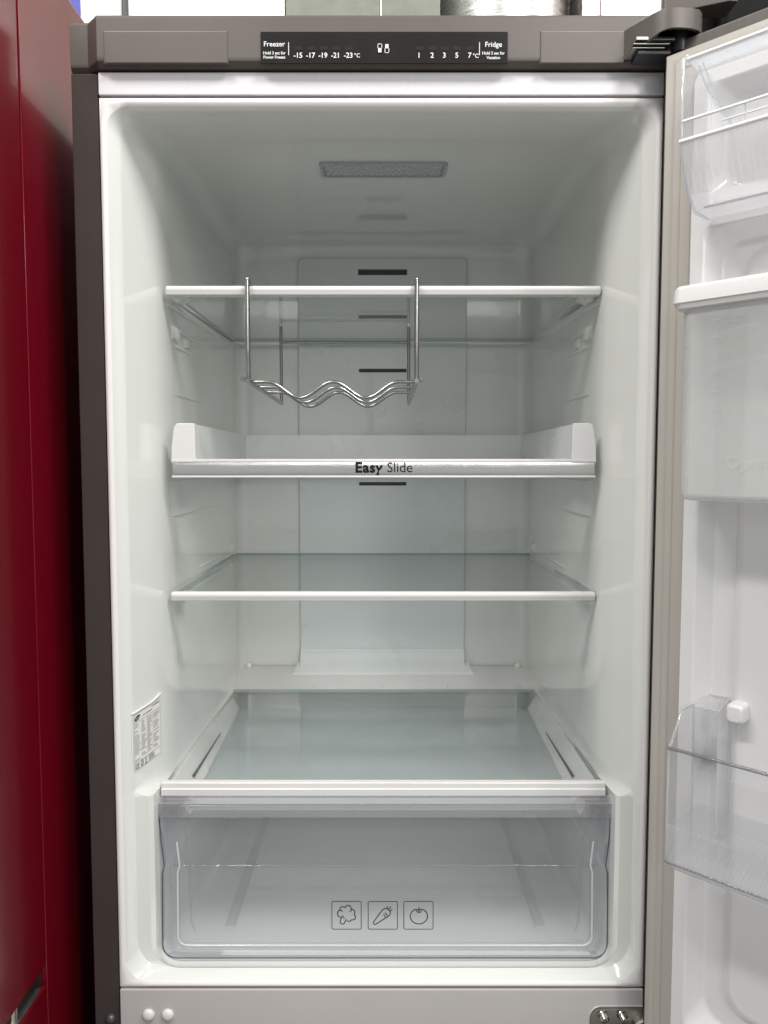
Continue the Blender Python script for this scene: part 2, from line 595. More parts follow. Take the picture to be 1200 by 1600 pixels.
put_text(g, 'Hold 3 sec for', .0039, fn_at(770, 87), offset=.00004, spacing=.93)
put_text(g, 'Vacation', .0039, fn_at(770, 94), offset=.00004, spacing=.93)
gf = g
g = G()
for s_, px in (('-15', 465.5), ('-17', 485), ('-19', 504.3), ('-21', 524), ('-23', 544)):
    put_text(g, s_, .0066, fn_at(px, 92), offset=.00008, spacing=.97)
put_text(g, '\u00b0C', .0052, fn_at(557.5, 91.5), offset=.00005)
g.obj('freezer_degrees_print', M['print_white'], disp, smooth=0)
g = gf
for s_, px in (('1', 654), ('2', 674.5), ('3', 693.5), ('5', 713), ('7', 733)):
    put_text(g, s_, .0066, fn_at(px, 92), offset=.00008)
put_text(g, '\u00b0C', .0052, fn_at(742.5, 92), offset=.00005)
def rect(g, px0, px1, py0, py1, y=TY):
    g.quad((FX(px0), y, FZ(py1)), (FX(px1), y, FZ(py1)), (FX(px1), y, FZ(py0)), (FX(px0), y, FZ(py0)))
rect(g, 747.8, 748.8, 68, 88)
g.obj('fridge_print', M['print_white'], disp, smooth=0)
g = G()
rect(g, 450.4, 451.4, 68, 88)
g.obj('divider_line', M['print_white'], disp, smooth=0)
# the two little compartment symbols
for px0, top in ((589.5, False), (600.5, True)):
    g = G()
    px1 = px0 + 7
    for a, b, c, d in ((px0, px1, 70, 70.9), (px0, px1, 83.6, 84.5), (px0, px0 + .9, 70, 84.5), (px1 - .9, px1, 70, 84.5)):
        rect(g, a, b, c, d)
    if top: rect(g, px0, px1, 70, 77.3)
    else: rect(g, px0, px1, 77.0, 84.5)
    g.obj('compartment_symbol', M['print_white'], disp, smooth=0)
for px in (466, 486.5, 506, 525.5, 545, 654.5, 674.5, 694, 713.5, 733.5):
    g = G()
    rect(g, px - 6.3, px + 6.3, 74, 80, FY - .0014)
    g.obj('indicator_window', M['pixel'], disp, smooth=0)

# top hinge cover: curved arm with an arched underside
plan = [(.2250, -.0128), (.2300, -.0220), (.2360, -.0320), (.2420, -.0415), (.2470, -.0475), (.2520, -.0505), (.2570, -.0515), (.2640, -.0515),
        (.2740, -.0505), (.2810, -.0480), (.2860, -.0420), (.2900, -.0300), (.2930, -.0160), (.2945, -.0120)]
botz = [1.7710, 1.7715, 1.7735, 1.7765, 1.7785, 1.7795, 1.7800, 1.7800, 1.7797, 1.7792, 1.7785, 1.778, 1.777, 1.777]
topz = 1.7975
inner = [(x + (.004 if i < 4 else 0) - (.004 if i > 9 else 0), y + (.004 if i > 2 else .001)) for i, (x, y) in enumerate(plan)]
g = G()
ringA = [(x, y, b) for (x, y), b in zip(plan, botz)]
ringB = [(x, y, topz - .0006 - (.0000 if i else .0)) for i, (x, y) in enumerate(plan)]
ringC = [(x * .998 + .0006, y + .001, topz) for (x, y) in plan]
ringI = [(x, y, b + .0005) for (x, y), b in zip(inner, botz)]
ringJ = [(x, y, topz - .004) for (x, y) in inner]
g.loft([ringJ, ringI, ringA, ringB, ringC], False)
g.add(ringC, [tuple(range(len(ringC)))])
hc = g.obj('top_hinge_cover', M['fascia'], fridge, smooth=35)
g = G()
g.box(.2270, .2560, -.034, -.0128, 1.7712, 1.7722)
g.box(.2275, .2600, -.036, -.0128, 1.7736, 1.7748)
g.box(.2290, .2640, -.038, -.0128, 1.7764, 1.7790)
g.obj('hinge_plate', M['steel'], hc, bevel=.0003)
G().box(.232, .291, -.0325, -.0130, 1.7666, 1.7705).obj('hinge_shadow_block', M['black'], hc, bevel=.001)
g = G()
g.loft([[(.2700 + .0075 * math.cos(2 * PI * k / 20), -.033 + .0075 * math.sin(2 * PI * k / 20), z) for k in range(20)] for z in (1.7670, 1.7900)], True, True, True)
g.obj('hinge_barrel', M['black'], hc, smooth=40)

g = G()
g.prism([(.2620, -.0030), (.2622, -.0090), (.2640, -.0110), (.2720, -.0130), (.3150, -.0310), (.3230, -.0300), (.3230, -.0030)], 2, 1.8140, 1.8560)
g.obj('top_hinge_cap', M['fascia'], fridge, bevel=.001, smooth=25)

# ---------------------------------------------------------------- rear duct cover with air slots
def plate_with_slots(x0, x1, z0, z1, yf, slots, depth, rad, mi_face=0, mi_wall=0, mi_back=1):
    """plate facing -y; slots = (x0,x1,z0,z1)"""
    g = G()
    zs = sorted(slots, key=lambda s: s[2])
    lo = z0
    for (a, b, c, d) in zs:
        g.quad((x0, yf, lo), (x1, yf, lo), (x1, yf, c), (x0, yf, c), mi_face)
        g.quad((x0, yf, c), (a, yf, c), (a, yf, d), (x0, yf, d), mi_face)
        g.quad((b, yf, c), (x1, yf, c), (x1, yf, d), (b, yf, d), mi_face)
        yb = yf + depth
        for p, q in (((a, c), (b, c)), ((b, c), (b, d)), ((b, d), (a, d)), ((a, d), (a, c))):
            g.quad((p[0], yf, p[1]), (q[0], yf, q[1]), (q[0], yb, q[1]), (p[0], yb, p[1]), mi_wall)
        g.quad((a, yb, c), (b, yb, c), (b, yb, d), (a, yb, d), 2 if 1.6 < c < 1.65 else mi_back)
        lo = d
    topo = rrect(x0, x1, lo, z1, (0, 0, rad, rad), 6)
    g.add([(x, yf, z) for x, z in topo], [tuple(range(len(topo)))], mi_face)
    ol = rrect(x0, x1, z0, z1, (0, 0, rad, rad), 6)
    g.loft([[(x, yf, z) for x, z in ol], [(x + (.0012 if x > 0 else -.0012), yf + .0015, z + (.0012 if z > (z0 + z1) / 2 else 0)) for x, z in ol],
            [(x + (.0012 if x > 0 else -.0012), yf + .012, z) for x, z in ol]], True, mi=mi_face)
    return g


slots = [(-.0372, .0378, 1.6815, 1.6905), (-.0372, .0378, 1.6160, 1.6212), (-.0362, .0372, 1.5345, 1.5402), (-.0362, .0372, 1.3606, 1.3660)]
g = plate_with_slots(-.1280, .1278, 1.1040, 1.7065, .4440, slots, .0055, .009)
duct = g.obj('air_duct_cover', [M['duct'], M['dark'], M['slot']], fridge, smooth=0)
# flared foot of the cover
g = G()
g.loft([[(-.1280, .4440, 1.1038), (.1278, .4440, 1.1038)], [(-.1283, .4400, 1.0975), (.1281, .4400, 1.0975)], [(-.1288, .4370, 1.0860), (.1286, .4370, 1.0860)],
        [(-.129, .4365, 1.066), (.1288, .4365, 1.066)]], False)
g.obj('cover_foot', M['duct'], duct, smooth=40)
# round plug on the cover
g = G()
for r0_, r1_ in ((.0060, .0055),):
    g.loft([[(-.0005 + r_ * math.cos(2 * PI * k / 28), y_, 1.4790 + r_ * math.sin(2 * PI * k / 28)) for k in range(28)] for r_, y_ in ((.0062, .4441), (.0060, .4432), (.0054, .4428), (.0052, .4436))], True, False, True)
g.obj('round_plug', M['duct'], duct, smooth=30)
g = G()
put_text(g, 'Multi Flow', .0125, lambda a, b: (.002 + a, .4434, 1.6555 + b), offset=.0002)
ribbon(g, [(-.034, .0105), (-.034, -.0036), (-.028, -.0036)], .0008, lambda a, b: (.002 + a, .4434, 1.6555 + b))
ribbon(g, [(.034, .0105), (.034, -.0036), (.028, -.0036)], .0008, lambda a, b: (.002 + a, .4434, 1.6555 + b))
g.obj('cover_print', M['print_grey'], duct, smooth=0)

# ---------------------------------------------------------------- ceiling lamp lens
g = G()
lens_o = rrect(-.070, .0735, .120, .1640, .006, 4)
lens_i = rrect(-.0655, .069, .1245, .1600, .004, 4)
zc_ = 1.7285
g.loft([[(x, y, zc_ + .001) for x, y in lens_o], [(x, y, zc_ - .0018) for x, y in rrect(-.0695, .073, .1205, .1635, .0055, 4)],
        [(x, y, zc_ - .0018) for x, y in lens_i], [(x, y, zc_ - .0002) for x, y in rrect(-.065, .0685, .125, .1595, .0035, 4)]], True, False, True)
lens = g.obj('ceiling_light_lens', mat('grey_lens_frame', (.40, .43, .44), .3), fridge, smooth=30)
g = G()
for j in range(5):
    for i in range(21):
        cx_ = -.0615 + i * .0062 + (.0031 if j % 2 else 0)
        cy_ = .1290 + j * .0066
        if cx_ > .066: continue
        g.loft([[(cx_ + r_ * math.cos(2 * PI * k / 6), cy_ + r_ * 1.1 * math.sin(2 * PI * k / 6), zc_ - .0002 - h_) for k in range(6)] for r_, h_ in
                ((.0031, 0), (.0024, .0010), (.0012, .0016), (.0001, .0018))], True, False, True)
g.obj('lens_dimples', mat('prismatic_lens', (.46, .50, .52), .12, coat=.5), lens, smooth=80)

# ribs and rails moulded into the side walls
for sx in (-1, 1):
    def rib(name, y0, y1, z0, z1, xi, drop=0.0, bev=.0015, mtl='liner'):
        xw0 = wall_x(y0) + .002
        pts = [(y0, z0), (y1, z0 + drop), (y1, z1 + drop), (y0, z1)]
        g = G()
        q = min(.030, (y1 - y0) * .35)
        zs_ = .0015 if z1 - z0 > .003 else 0
        top = [(y0 + q, z0 + zs_), (y1 - .002, z0 + drop + zs_), (y1 - .002, z1 + drop - zs_), (y0 + q, z1 - zs_)]
        g.loft([[(sx * xw0, y, z) for y, z in pts], [(sx * (wall_x(y) + .0005), y, z) for y, z in pts], [(sx * xi, y, z) for y, z in top]], True, True, True)
        return g.obj(name, M[mtl], fridge, bevel=bev, seg=3)
    rib('shelf_rib', .078, .424, 1.5665, 1.5745, .2285 - .0020)
    rib('shelf_rib', .110, .424, 1.5430, 1.5500, .2285 - .0005, .002)
    rib('shelf_rib', .098, .30, 1.5240, 1.5300, .2290, .004)
    rib('rib_block', .100, .128, 1.5330, 1.5480, .2275)
    rib('rib_block', .150, .176, 1.5300, 1.5420, .2275)
    rib('slide_rail', .085, .400, 1.3370, 1.3780, .2280, 0, .004)
    rib('shelf_rib', .076, .424, 1.2385, 1.2470, .2290 - .0025)
    rib('shelf_rib', .200, .424, 1.2640, 1.2670, .2295 - .0018)
    rib('rib_block', .385, .415, 1.2640, 1.2760, .2240)
    rib('wall_line', .10, .36, 1.4720, 1.4728, .2302)

# rear shelf plate above the drawer
g = G()
PZ = lambda y: 1.0577 + (y - .385) * .0175 / .063
g.loft([[(x, y, z) for x in (-.2290, .2330)] for y, z in ((.4480, PZ(.448)), (.3862, PZ(.3862)), (.3850, 1.0570), (.3850, 1.0545), (.448, 1.0545))], False)
plate = g.obj('rear_ledge_plate', M['white'], fridge, smooth=0)
g = G()
g.loft([[(-.1400, .4220, PZ(.422) + .0001), (.1416, .4220, PZ(.422) + .0001)], [(-.1400, .4220, PZ(.422) + .0020), (.1416, .4220, PZ(.422) + .0020)],
        [(-.1385, .4232, PZ(.422) + .0034), (.1400, .4232, PZ(.422) + .0034)], [(-.1330, .4470, 1.0835), (.1345, .4470, 1.0835)], [(-.1330, .4480, 1.070), (.1345, .4480, 1.070)]], False)
g.obj('raised_lip', M['tray'], plate, smooth=20)
g = G()
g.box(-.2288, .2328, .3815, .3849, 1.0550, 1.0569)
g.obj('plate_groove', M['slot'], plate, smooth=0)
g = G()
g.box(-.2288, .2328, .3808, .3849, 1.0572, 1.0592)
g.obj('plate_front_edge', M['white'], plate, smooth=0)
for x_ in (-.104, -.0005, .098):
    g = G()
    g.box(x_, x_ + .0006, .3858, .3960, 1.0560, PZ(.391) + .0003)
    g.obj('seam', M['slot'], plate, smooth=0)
for sx in (-1, 1):
    g = G()
    g.loft([[(sx * .2115 + .001 + r_ * math.cos(2 * PI * k / 16), .444 - h_ * .5, 1.076 + r_ * math.sin(2 * PI * k / 16)) for k in range(16)] for r_, h_ in
            ((.0055, -.01), (.005, .005), (.004, .007), (.002, .0085), (.0003, .009))], True, False, True)
    g.obj('corner_boss', M['liner'], fridge, smooth=60)

# ---------------------------------------------------------------- rating sticker on the left wall
def wl(s, t, off=.0007):
    """sticker coordinates: s metres back from its front edge, t metres up"""
    y = .0120 + s * .62
    return (-(wall_x(y) - off), y, 1.0815 + t + s * .08)
SW, SH = .066, .060
g = G()
ns = 14
vs, fs = [], []
for i in range(ns + 1):
    for j in (0, 1):
        vs.append(wl(SW * i / ns, SH * j))
for i in range(ns): fs.append((2 * i, 2 * i + 2, 2 * i + 3, 2 * i + 1))
g.add(vs, fs)
stk = g.obj('rating_sticker', M['paper'], fridge, smooth=60)
g = G()
g.tube([wl(-.003 + (SW + .005) * i / 14, SH + .0016 + (0.0 if i < 9 else (i - 9) * .0006), .0012) for i in range(15)], .0009, 8)
g.tube([wl(-.0028, SH - .002 - .006 * i, .0006) for i in range(8)], .0004, 6)
g.obj('peeled_edge', M['paper'], stk, smooth=60)
g = G()
f_ = lambda a, b: wl(a, b, .0011)
for (a, b) in (((0.001, .001), (SW - .001, .001)), ((SW - .001, .001), (SW - .001, SH - .001)), ((SW - .001, SH - .001), (.001, SH - .001)), ((.001, SH - .001), (.001, .001)),
               ((.001, SH - .0095), (SW - .001, SH - .0095)), ((.001, .0085), (SW - .001, .0085))):
    pts = [Vector(a).lerp(Vector(b), t / 8) for t in range(9)]
    ribbon(g, pts, .0003, f_)
# oval emblem
ell = [(.0085 + .0065 * math.cos(2 * PI * k / 28), SH - .0055 + .0026 * math.sin(2 * PI * k / 28) + .0010 * math.cos(2 * PI * k / 28)) for k in range(28)]
g.add([f_(a, b) for a, b in ell], [tuple(range(28))])
rnd = random.Random(8)
cols = [(.0022, .0165), (.0185, .0300), (.0318, .0440), (.0470, .0630)]
for ci, (c0, c1) in enumerate(cols):
    zt_ = SH - .0120
    while zt_ > .0105:
        ln = rnd.uniform(.45, 1.0) * (c1 - c0)
        if rnd.random() > .12:
            x_ = c0
            while x_ < c0 + ln:
                wdt = min(rnd.uniform(.0012, .0034), c0 + ln - x_)
                if wdt > .0004:
                    ribbon(g, [(x_, zt_), (x_ + wdt * .5, zt_), (x_ + wdt, zt_)], .00066, f_)
                x_ += wdt + .0005
        zt_ -= (.0021 if ci else .0024) * (1.7 if rnd.random() < .15 else 1)
    if ci < 3: ribbon(g, [(c1 + .0007, SH - .0105), (c1 + .0007, .0095)], .0002, f_)
put_text(g, 'CE', .0068, lambda a, b: f_(.0066 + a, .0022 + b), offset=.0001)
ring2 = [(.0180 + .0028 * math.cos(2 * PI * k / 20), .0047 + .0028 * math.sin(2 * PI * k / 20)) for k in range(20)]
ribbon(g, ring2, .0009, f_, closed=True)
ribbon(g, [(.0165, .0047), (.0195, .0047)], .0006, f_)
ribbon(g, [(.0250, .0072), (.0290, .0026)], .0005, f_); ribbon(g, [(.0290, .0072), (.0250, .0026)], .0005, f_)
ribbon(g, [(.0252, .0072), (.0288, .0072)], .0006, f_); ribbon(g, [(.0253, .0018), (.0287, .0018)], .0010, f_)
for k in range(4): ribbon(g, [(.0335, .0072 - k * .0015), (.0335 + rnd.uniform(.012, .016), .0072 - k * .0015)], .0005, f_)
ribbon(g, [(.0215, SH - .0062), (.0275, SH - .0062)], .0009, f_)
ribbon(g, [(.0300, SH - .0062), (.0440, SH - .0062)], .0009, f_)
ribbon(g, [(.0430, SH - .0030), (.0455, SH - .0030)], .0008, f_)
ribbon(g, [(.0470, SH - .0030), (.0630, SH - .0030)], .0008, f_)
g.obj('sticker_print', M['print_black'], stk, smooth=0)
g = G()
put_text(g, 'SAMSUNG', .0022, lambda a, b: wl(.0085 + a, SH - .0062 + b + a * .15, .0014), offset=.00003)
g.obj('emblem_print', M['paper'], stk, smooth=0)

# ---------------------------------------------------------------- the open door (swung 135 degrees)
# local axes of the door: x = away from the hinge, -y = towards the room side of the inner face, z = up
DE = (.262, -.030, 0)
def door_obj(g, name, m, parent=None, **k):
    o = g.obj(name, m, None, **k)
    if parent is not None:
        o.parent = parent
    return o
ZB, ZT = .828, 1.7765
DW = .575
g = G()
g.box(-.0045, DW + .004, .0, .055, ZB - .008, ZT)
door = door_obj(g, 'door', M['door_skin'], bevel=.0018)
door.parent = fridge
door.matrix_parent_inverse = Matrix.Translation(-Vector(fridge.location))
door.location = DE
door.rotation_euler = (0, 0, R(-45))
# ridged gasket, a frame of four mitred runs
def frame(g, x0, x1, z0, z1, prof, mi=0):
    """prof: list of (inset from the outer outline, height towards the viewer)"""
    for (i0, h0), (i1, h1) in zip(prof, prof[1:]):
        a = [(x0 + i0, -h0, z0 + i0), (x1 - i0, -h0, z0 + i0), (x1 - i0, -h0, z1 - i0), (x0 + i0, -h0, z1 - i0)]
        b = [(x0 + i1, -h1, z0 + i1), (x1 - i1, -h1, z0 + i1), (x1 - i1, -h1, z1 - i1), (x0 + i1, -h1, z1 - i1)]
        for k in range(4): g.quad(a[k], a[(k + 1) % 4], b[(k + 1) % 4], b[k], mi)
g = G()
gp = [(0, .0003), (0, .005), (.001, .0075), (.0045, .0082), (.0075, .0080), (.0083, .0072), (.0097, .0073), (.0102, .0081), (.0150, .0084), (.0160, .0076),
      (.0166, .0070), (.0175, .0071), (.0185, .0074), (.0240, .0070), (.0262, .0060), (.0275, .003), (.0275, .0003)]
frame(g, 0, DW - .004, ZB + .004, 1.7635, gp)
door_obj(g, 'gasket', M['gasket'], door, smooth=50)
# inner panel with raised rim
g = G()
x0, x1, z0, z1 = .0285, DW - .032, ZB + .030, 1.7360
g.loft([[(x, -h, z) for x, z in rrect(x0 + i, x1 - i, z0 + i, z1 - i, r_, 5)] for i, h, r_ in
        ((0, .0004, .006), (0, .004, .006), (.0030, .0180, .008), (.0045, .0205, .009), (.0150, .0205, .010))])
# recesses are made of the rim's inner outline; the panel is a stack of basins split by cross ridges
xi0, xi1 = x0 + .0150, x1 - .0150
def basin(za, zb, dep=.0045, rad=.022):
    g.loft([[(x, -h, z) for x, z in rrect(xi0 + i, xi1 - i, za + i, zb - i, r_, 6)] for i, h, r_ in
            ((0, .0205, .0001), (.0008, .0205, .010), (.0030, .0190, .014), (.0110, dep + .002, rad), (.0150, dep, rad))], True, False, True)
basin(1.6190, z1 - .0150)
basin(z0 + .0150, 1.6010)
g.quad((xi0, -.0205, 1.6010), (xi1, -.0205, 1.6010), (xi1, -.0205, 1.6190), (xi0, -.0205, 1.6190))
door_obj(g, 'inner_panel', M['door_white'], door, smooth=40)
# secondary vertical step in the big recess and the bin bosses
g = G()
g.loft([[(x, -h, z) for x, z in rrect(.074 + i, DW - .090 - i, .90 + i, 1.58 - i, .02, 5)] for i, h in ((0, .0046), (.004, .0078), (.008, .0085))], True, False, True)
door_obj(g, 'raised_field', M['door_white'], door, smooth=50)
for zz in (1.172,):
    g = G()
    g.loft([[(x, -h, z) for x, z in rrect(.0750 + i, .0905 - i, zz + i, zz + .0175 - i, .004, 4)] for i, h in ((0, .0047), (.0002, .020), (.0012, .0225), (.0030, .0235))], True, False, True)
    door_obj(g, 'bin_boss', M['door_white'], door, smooth=50)


# ================================================================== things inside
# ------------------------------------------------------------- glass shelves
def make_shelf(label, z):
    t = thing('glass_shelf', label, 'shelf', (0, .24, z), 'plain glass shelves with white front trims')
    x0, x1, y0, y1 = -.2266, .2300, .0715, .4240
    g = G()
    g.box(x0 + .001, x1 - .001, y0 + .004, y1, z - .004, z)
    for i in range(6): pass
    g.mi = [1 if k in (2, 3, 4, 5) else 0 for k in range(6)]
    g.obj('glass_plate', [M['glass'], M['glass_edge']], t, smooth=0)
    g = G()
    pr = [(y0 - .0005, z - .0075), (y0 + .002, z - .0082), (y0 + .011, z - .0082), (y0 + .011, z - .0046), (y0 + .0035, z - .0046), (y0 + .0035, z + .0004), (y0 + .006, z + .0006),
          (y0 + .006, z + .0014), (y0 + .001, z + .0016), (y0 - .0008, z + .0008), (y0 - .0018, z - .0006), (y0 - .0020, z - .003), (y0 - .0014, z - .0040)]
    rr = []
    for x, s in ((x0 - .0018, .6), (x0 - .0006, .95), (x0 + .0004, 1), (x1 - .0004, 1), (x1 + .0006, .95), (x1 + .0018, .6)):
        cy_, cz_ = y0 + .003, z - .0033
        rr.append([(x, cy_ + (a - cy_) * s, cz_ + (b - cz_) * s) for a, b in pr])
    g.loft(rr, True, True, True)
    g.obj('front_trim', M['white'], t, smooth=35)
    g = G()
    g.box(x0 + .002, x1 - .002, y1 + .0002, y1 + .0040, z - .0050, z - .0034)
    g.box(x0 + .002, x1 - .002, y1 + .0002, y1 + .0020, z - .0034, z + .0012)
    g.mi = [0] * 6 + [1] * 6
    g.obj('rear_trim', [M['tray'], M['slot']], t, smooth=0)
    for sx, xx in ((-1, x0), (1, x1)):
        g = G()
        a, b = sorted((xx + sx * .0004, xx - sx * .0100))
        g.loft([[(xx - sx * .0005, y0 + .012, z - .0048), (xx - sx * .0140, y0 + .012, z - .0048), (xx - sx * .0140, y0 + .050, z - .0048), (xx - sx * .0005, y0 + .050, z - .0048)],
                [(xx - sx * .0025, y0 + .014, z - .0110), (xx - sx * .0080, y0 + .014, z - .0130), (xx - sx * .0080, y0 + .030, z - .0130), (xx - sx * .0025, y0 + .034, z - .0110)]], True, True, True)
        g.obj('support_clip', M['tray'], t, bevel=.0006)
    return t


sh1 = make_shelf('upper glass shelf with white front trim, the one the chrome wine rack hangs from', 1.5820)
sh3 = bpy.data.objects.new('glass_shelf', None)
COL.objects.link(sh3)
sh3.location = (0.0, .24, 1.2560)
sh3['label'] = 'lower glass shelf with white front trim, between the sliding tray shelf and the drawer'
sh3['category'] = 'shelf'
sh3['group'] = sh1['group']
for ch in list(sh1.children):
    c = ch.copy()
    COL.objects.link(c)
    c.parent = sh3
    c.matrix_parent_inverse = ch.matrix_parent_inverse.copy()

# ------------------------------------------------------------- wire wine rack
rack = thing('wine_rack', 'chrome wire bottle rack with wavy rods hanging under the upper shelf', 'wine rack', (-.05, .19, 1.48))
xl, xr, yf, yb, zt_, zb_ = -.1405, .0368, .0640, .3300, 1.5868, 1.4800


def arc_path(pts, r, n=5):
    """polyline with rounded corners"""
    pts = [Vector(p) for p in pts]
    out = [pts[0]]
    for i in range(1, len(pts) - 1):
        a, b, c = pts[i - 1], pts[i], pts[i + 1]
        u, v = (a - b).normalized(), (c - b).normalized()
        rr = min(r, (a - b).length * .49, (c - b).length * .49)
        p, q = b + u * rr, b + v * rr
        for k in range(n + 1):
            t = k / n
            out.append(p * (1 - t) ** 2 + b * 2 * t * (1 - t) + q * t * t)
    out.append(pts[-1])
    return out


for x in (xl, xr):
    g = G()
    g.tube(arc_path([(x, yb, zb_ + .0005), (x, yb, 1.5862), (x, yb - .004, 1.5862)], .004), .0022, 10)
    g.obj('hanger_leg', M['chrome'], rack, smooth=60)
    g = G()
    g.tube(arc_path([(x, yf + .028, zt_ + .0002), (x, yf + .004, zt_ + .0005), (x, yf, zt_ + .003), (x, yf, zb_ + .004)], .006), .0025, 10)
    g.obj('hanger_leg', M['chrome'], rack, smooth=60)
    g = G()
    g.tube([(x, yf - .003, zb_ + .0030), (x, yb + .003, zb_ - .0010)], .0026, 10)
    g.obj('bottom_rail', M['chrome'], rack, smooth=60)
    g = G()
    sx = -1 if x < -.05 else 1
    g.tube([(x + sx * .0052, yf - .003, zb_ + .0052), (x + sx * .0052, yf + .012, zb_ + .0052)], .0026, 12)
    g.obj('rod_end', M['chrome'], rack, smooth=60)
g = G()
g.tube(arc_path([(xl, yf + .028, zt_ + .0003), (xl + .002, yf + .030, zt_ + .0003), (xr - .002, yf + .030, zt_ + .0003), (xr, yf + .028, zt_ + .0003)], .003), .0020, 10)
g.obj('top_cross_bar', M['chrome'], rack, smooth=60)
g = G()
g.tube([(xl, yb, 1.5630), (xr, yb, 1.5630)], .0018, 10)
g.obj('rear_cross_bar', M['chrome'], rack, smooth=60)
xm = (xl + xr) / 2
for y in (.0750, .1290, .1850):
    z0_ = zb_ + .0035 - (y - yf) * .004 / .27
    pts = []
    for k in range(49):
        t = k / 48
        x = xl + (xr - xl) * t
        d = abs(x - xm)
        # flat ends, two dips, a central crest
        if d > .0700: h = 0
        else: h = -.0085 * (1 - math.cos(2 * PI * (d - .070) / .070)) * (1 if d > 0 else 1)
        pts.append((x, y, z0_ + h))
    g = G()
    g.tube(pts, .0019, 10)
    g.obj('wavy_rod', M['chrome'], rack, smooth=60)

# ------------------------------------------------------------- sliding tray shelf
tray = thing('slide_out_tray', 'sliding tray shelf with brushed metal front band lettered Easy Slide', 'tray', (.002, .24, 1.382))
tx0, tx1, ty0, ty1, tz0, tz1 = -.2225, .2268, .0600, .4100, 1.3815, 1.4012
zrim = 1.4388
tc_ = (tx0 + tx1) / 2
# front profile: white surround
g = G()
g.box(tx0 + .0005, tx1 - .0005, ty0, ty0 + .006, tz1 - .0032, tz1)
g.box(tx0 + .0005, tx1 - .0005, ty0, ty0 + .012, tz0, tz0 + .0022)
g.box(tx0 + .0008, tx1 - .0008, ty0 + .0035, ty0 + .0065, tz0 + .0022, tz1 - .0032)
g.obj('front_frame', M['white'], tray, bevel=.0006)
g = G()
bz0, bz1 = tz0 + .0023, tz1 - .0033
def by(z):
    k = (z - bz0) / (bz1 - bz0)
    return ty0 + .0008 + .0012 * (max(0, k - .30)) ** 2 + .0018 * max(0, .30 - k) ** 1.5
rows_ = [[(x, by(bz0 + (bz1 - bz0) * i / 12), bz0 + (bz1 - bz0) * i / 12) for x in (tx0 + .0018, tx1 - .0018)] for i in range(13)]
g.loft(rows_, False)
band = g.obj('metal_band', M['brushed'], tray, smooth=70)
for sx, xo in ((-1, tx0), (1, tx1)):
    # upright end with leaning outer edge
    o = [(xo, tz1 - .004), (xo - sx * .0008, 1.4150), (xo - sx * .0028, 1.4310), (xo - sx * .0042, 1.4362), (xo - sx * .0068, zrim), (xo - sx * .0245, zrim), (xo - sx * .0255, 1.4340),
         (xo - sx * .0258, tz1 + .002), (xo - sx * .0262, tz1 - .004)]
    g = G()
    g.loft([[(x, ty0 + .0002, z) for x, z in o], [(x, ty0 + .0100, z) for x, z in o]], True, True, True)
    e = g.obj('end_upright', M['white'], tray, bevel=.0010, seg=3)
    g = G()
    a, b = xo - sx * .0245, xo - sx * .0225
    g.loft([[(a, ty0 + .0102, tz0 + .003), (b, ty0 + .0102, tz0 + .003), (b - -sx * .0, ty0 + .0102, zrim - .0008), (a, ty0 + .0102, zrim - .0008)],
            [(xo - sx * .0180, ty1 - .003, tz0 + .003), (xo - sx * .0160, ty1 - .003, tz0 + .003), (xo - sx * .0160, ty1 - .003, zrim - .0016), (xo - sx * .0180, ty1 - .003, zrim - .0016)]], True, True, True)
    g.obj('side_wall', M['tray'], tray, bevel=.0006)
    g = G()
    g.box(*sorted((xo - sx * .0008, xo - sx * .0220)), ty0 + .012, ty1 - .004, tz0 + .0004, tz0 + .0030)
    g.obj('runner', M['tray'], tray, bevel=.0005)
g = G()
g.box(tx0 + .0165, tx1 - .0165, ty1 - .0028, ty1, tz0 + .003, zrim - .0014)
g.obj('back_wall', M['tray'], tray, bevel=.0006)
g = G()
g.box(tx0 + .0225, tx1 - .0225, ty0 + .0068, ty1 - .003, tz0 + .0036, tz0 + .0072)
g.mi = [0, 0, 1, 1, 1, 1]
g.obj('glass_floor', [M['glass'], M['glass_edge']], tray, smooth=0)
g = G()
put_text(g, 'Easy', .0152, lambda a, b: (-.0282 + a, by(1.3872 + b) - .00022, 1.3872 + b), offset=.0006, align='LEFT', spacing=1.10)
put_text(g, 'Slide', .0150, lambda a, b: (.0054 + a, by(1.3872 + b) - .00022, 1.3872 + b), offset=.00002, align='LEFT', spacing=.98)
g.obj('band_lettering', M['print_black'], band, smooth=0)

# ------------------------------------------------------------- drawer cover with glass top
cov = thing('drawer_cover', 'glass topped white cover lying over the clear vegetable drawer', 'drawer cover', (.002, .2, 1.02))
cx0, cx1, cy0, cy1, cz = -.2318, .2352, .0330, .3830, 1.0600
g = G()
g.box(cx0 + .002, cx1 - .002, cy0 + .010, cy1 - .0040, cz - .006, cz - .0025)
g.mi = [0, 0, 1, 1, 1, 1]
g.obj('glass_plate', [M['glass'], M['glass_edge']], cov, smooth=0)
g = G()
pr = [(cy0 + .011, cz - .0125), (cy0 + .001, cz - .0125), (cy0, cz - .0118), (cy0 - .0002, cz - .0052), (cy0 + .0010, cz - .0045), (cy0 + .0012, cz + .0008),
      (cy0 + .0022, cz + .0016), (cy0 + .009, cz + .0016), (cy0 + .009, cz - .0020), (cy0 + .0110, cz - .0062)]
g.loft([[(x, a, b) for a, b in pr] for x in (cx0, cx1)], True, True, True)
g.obj('front_trim', M['white'], cov, smooth=25, bevel=.0005)
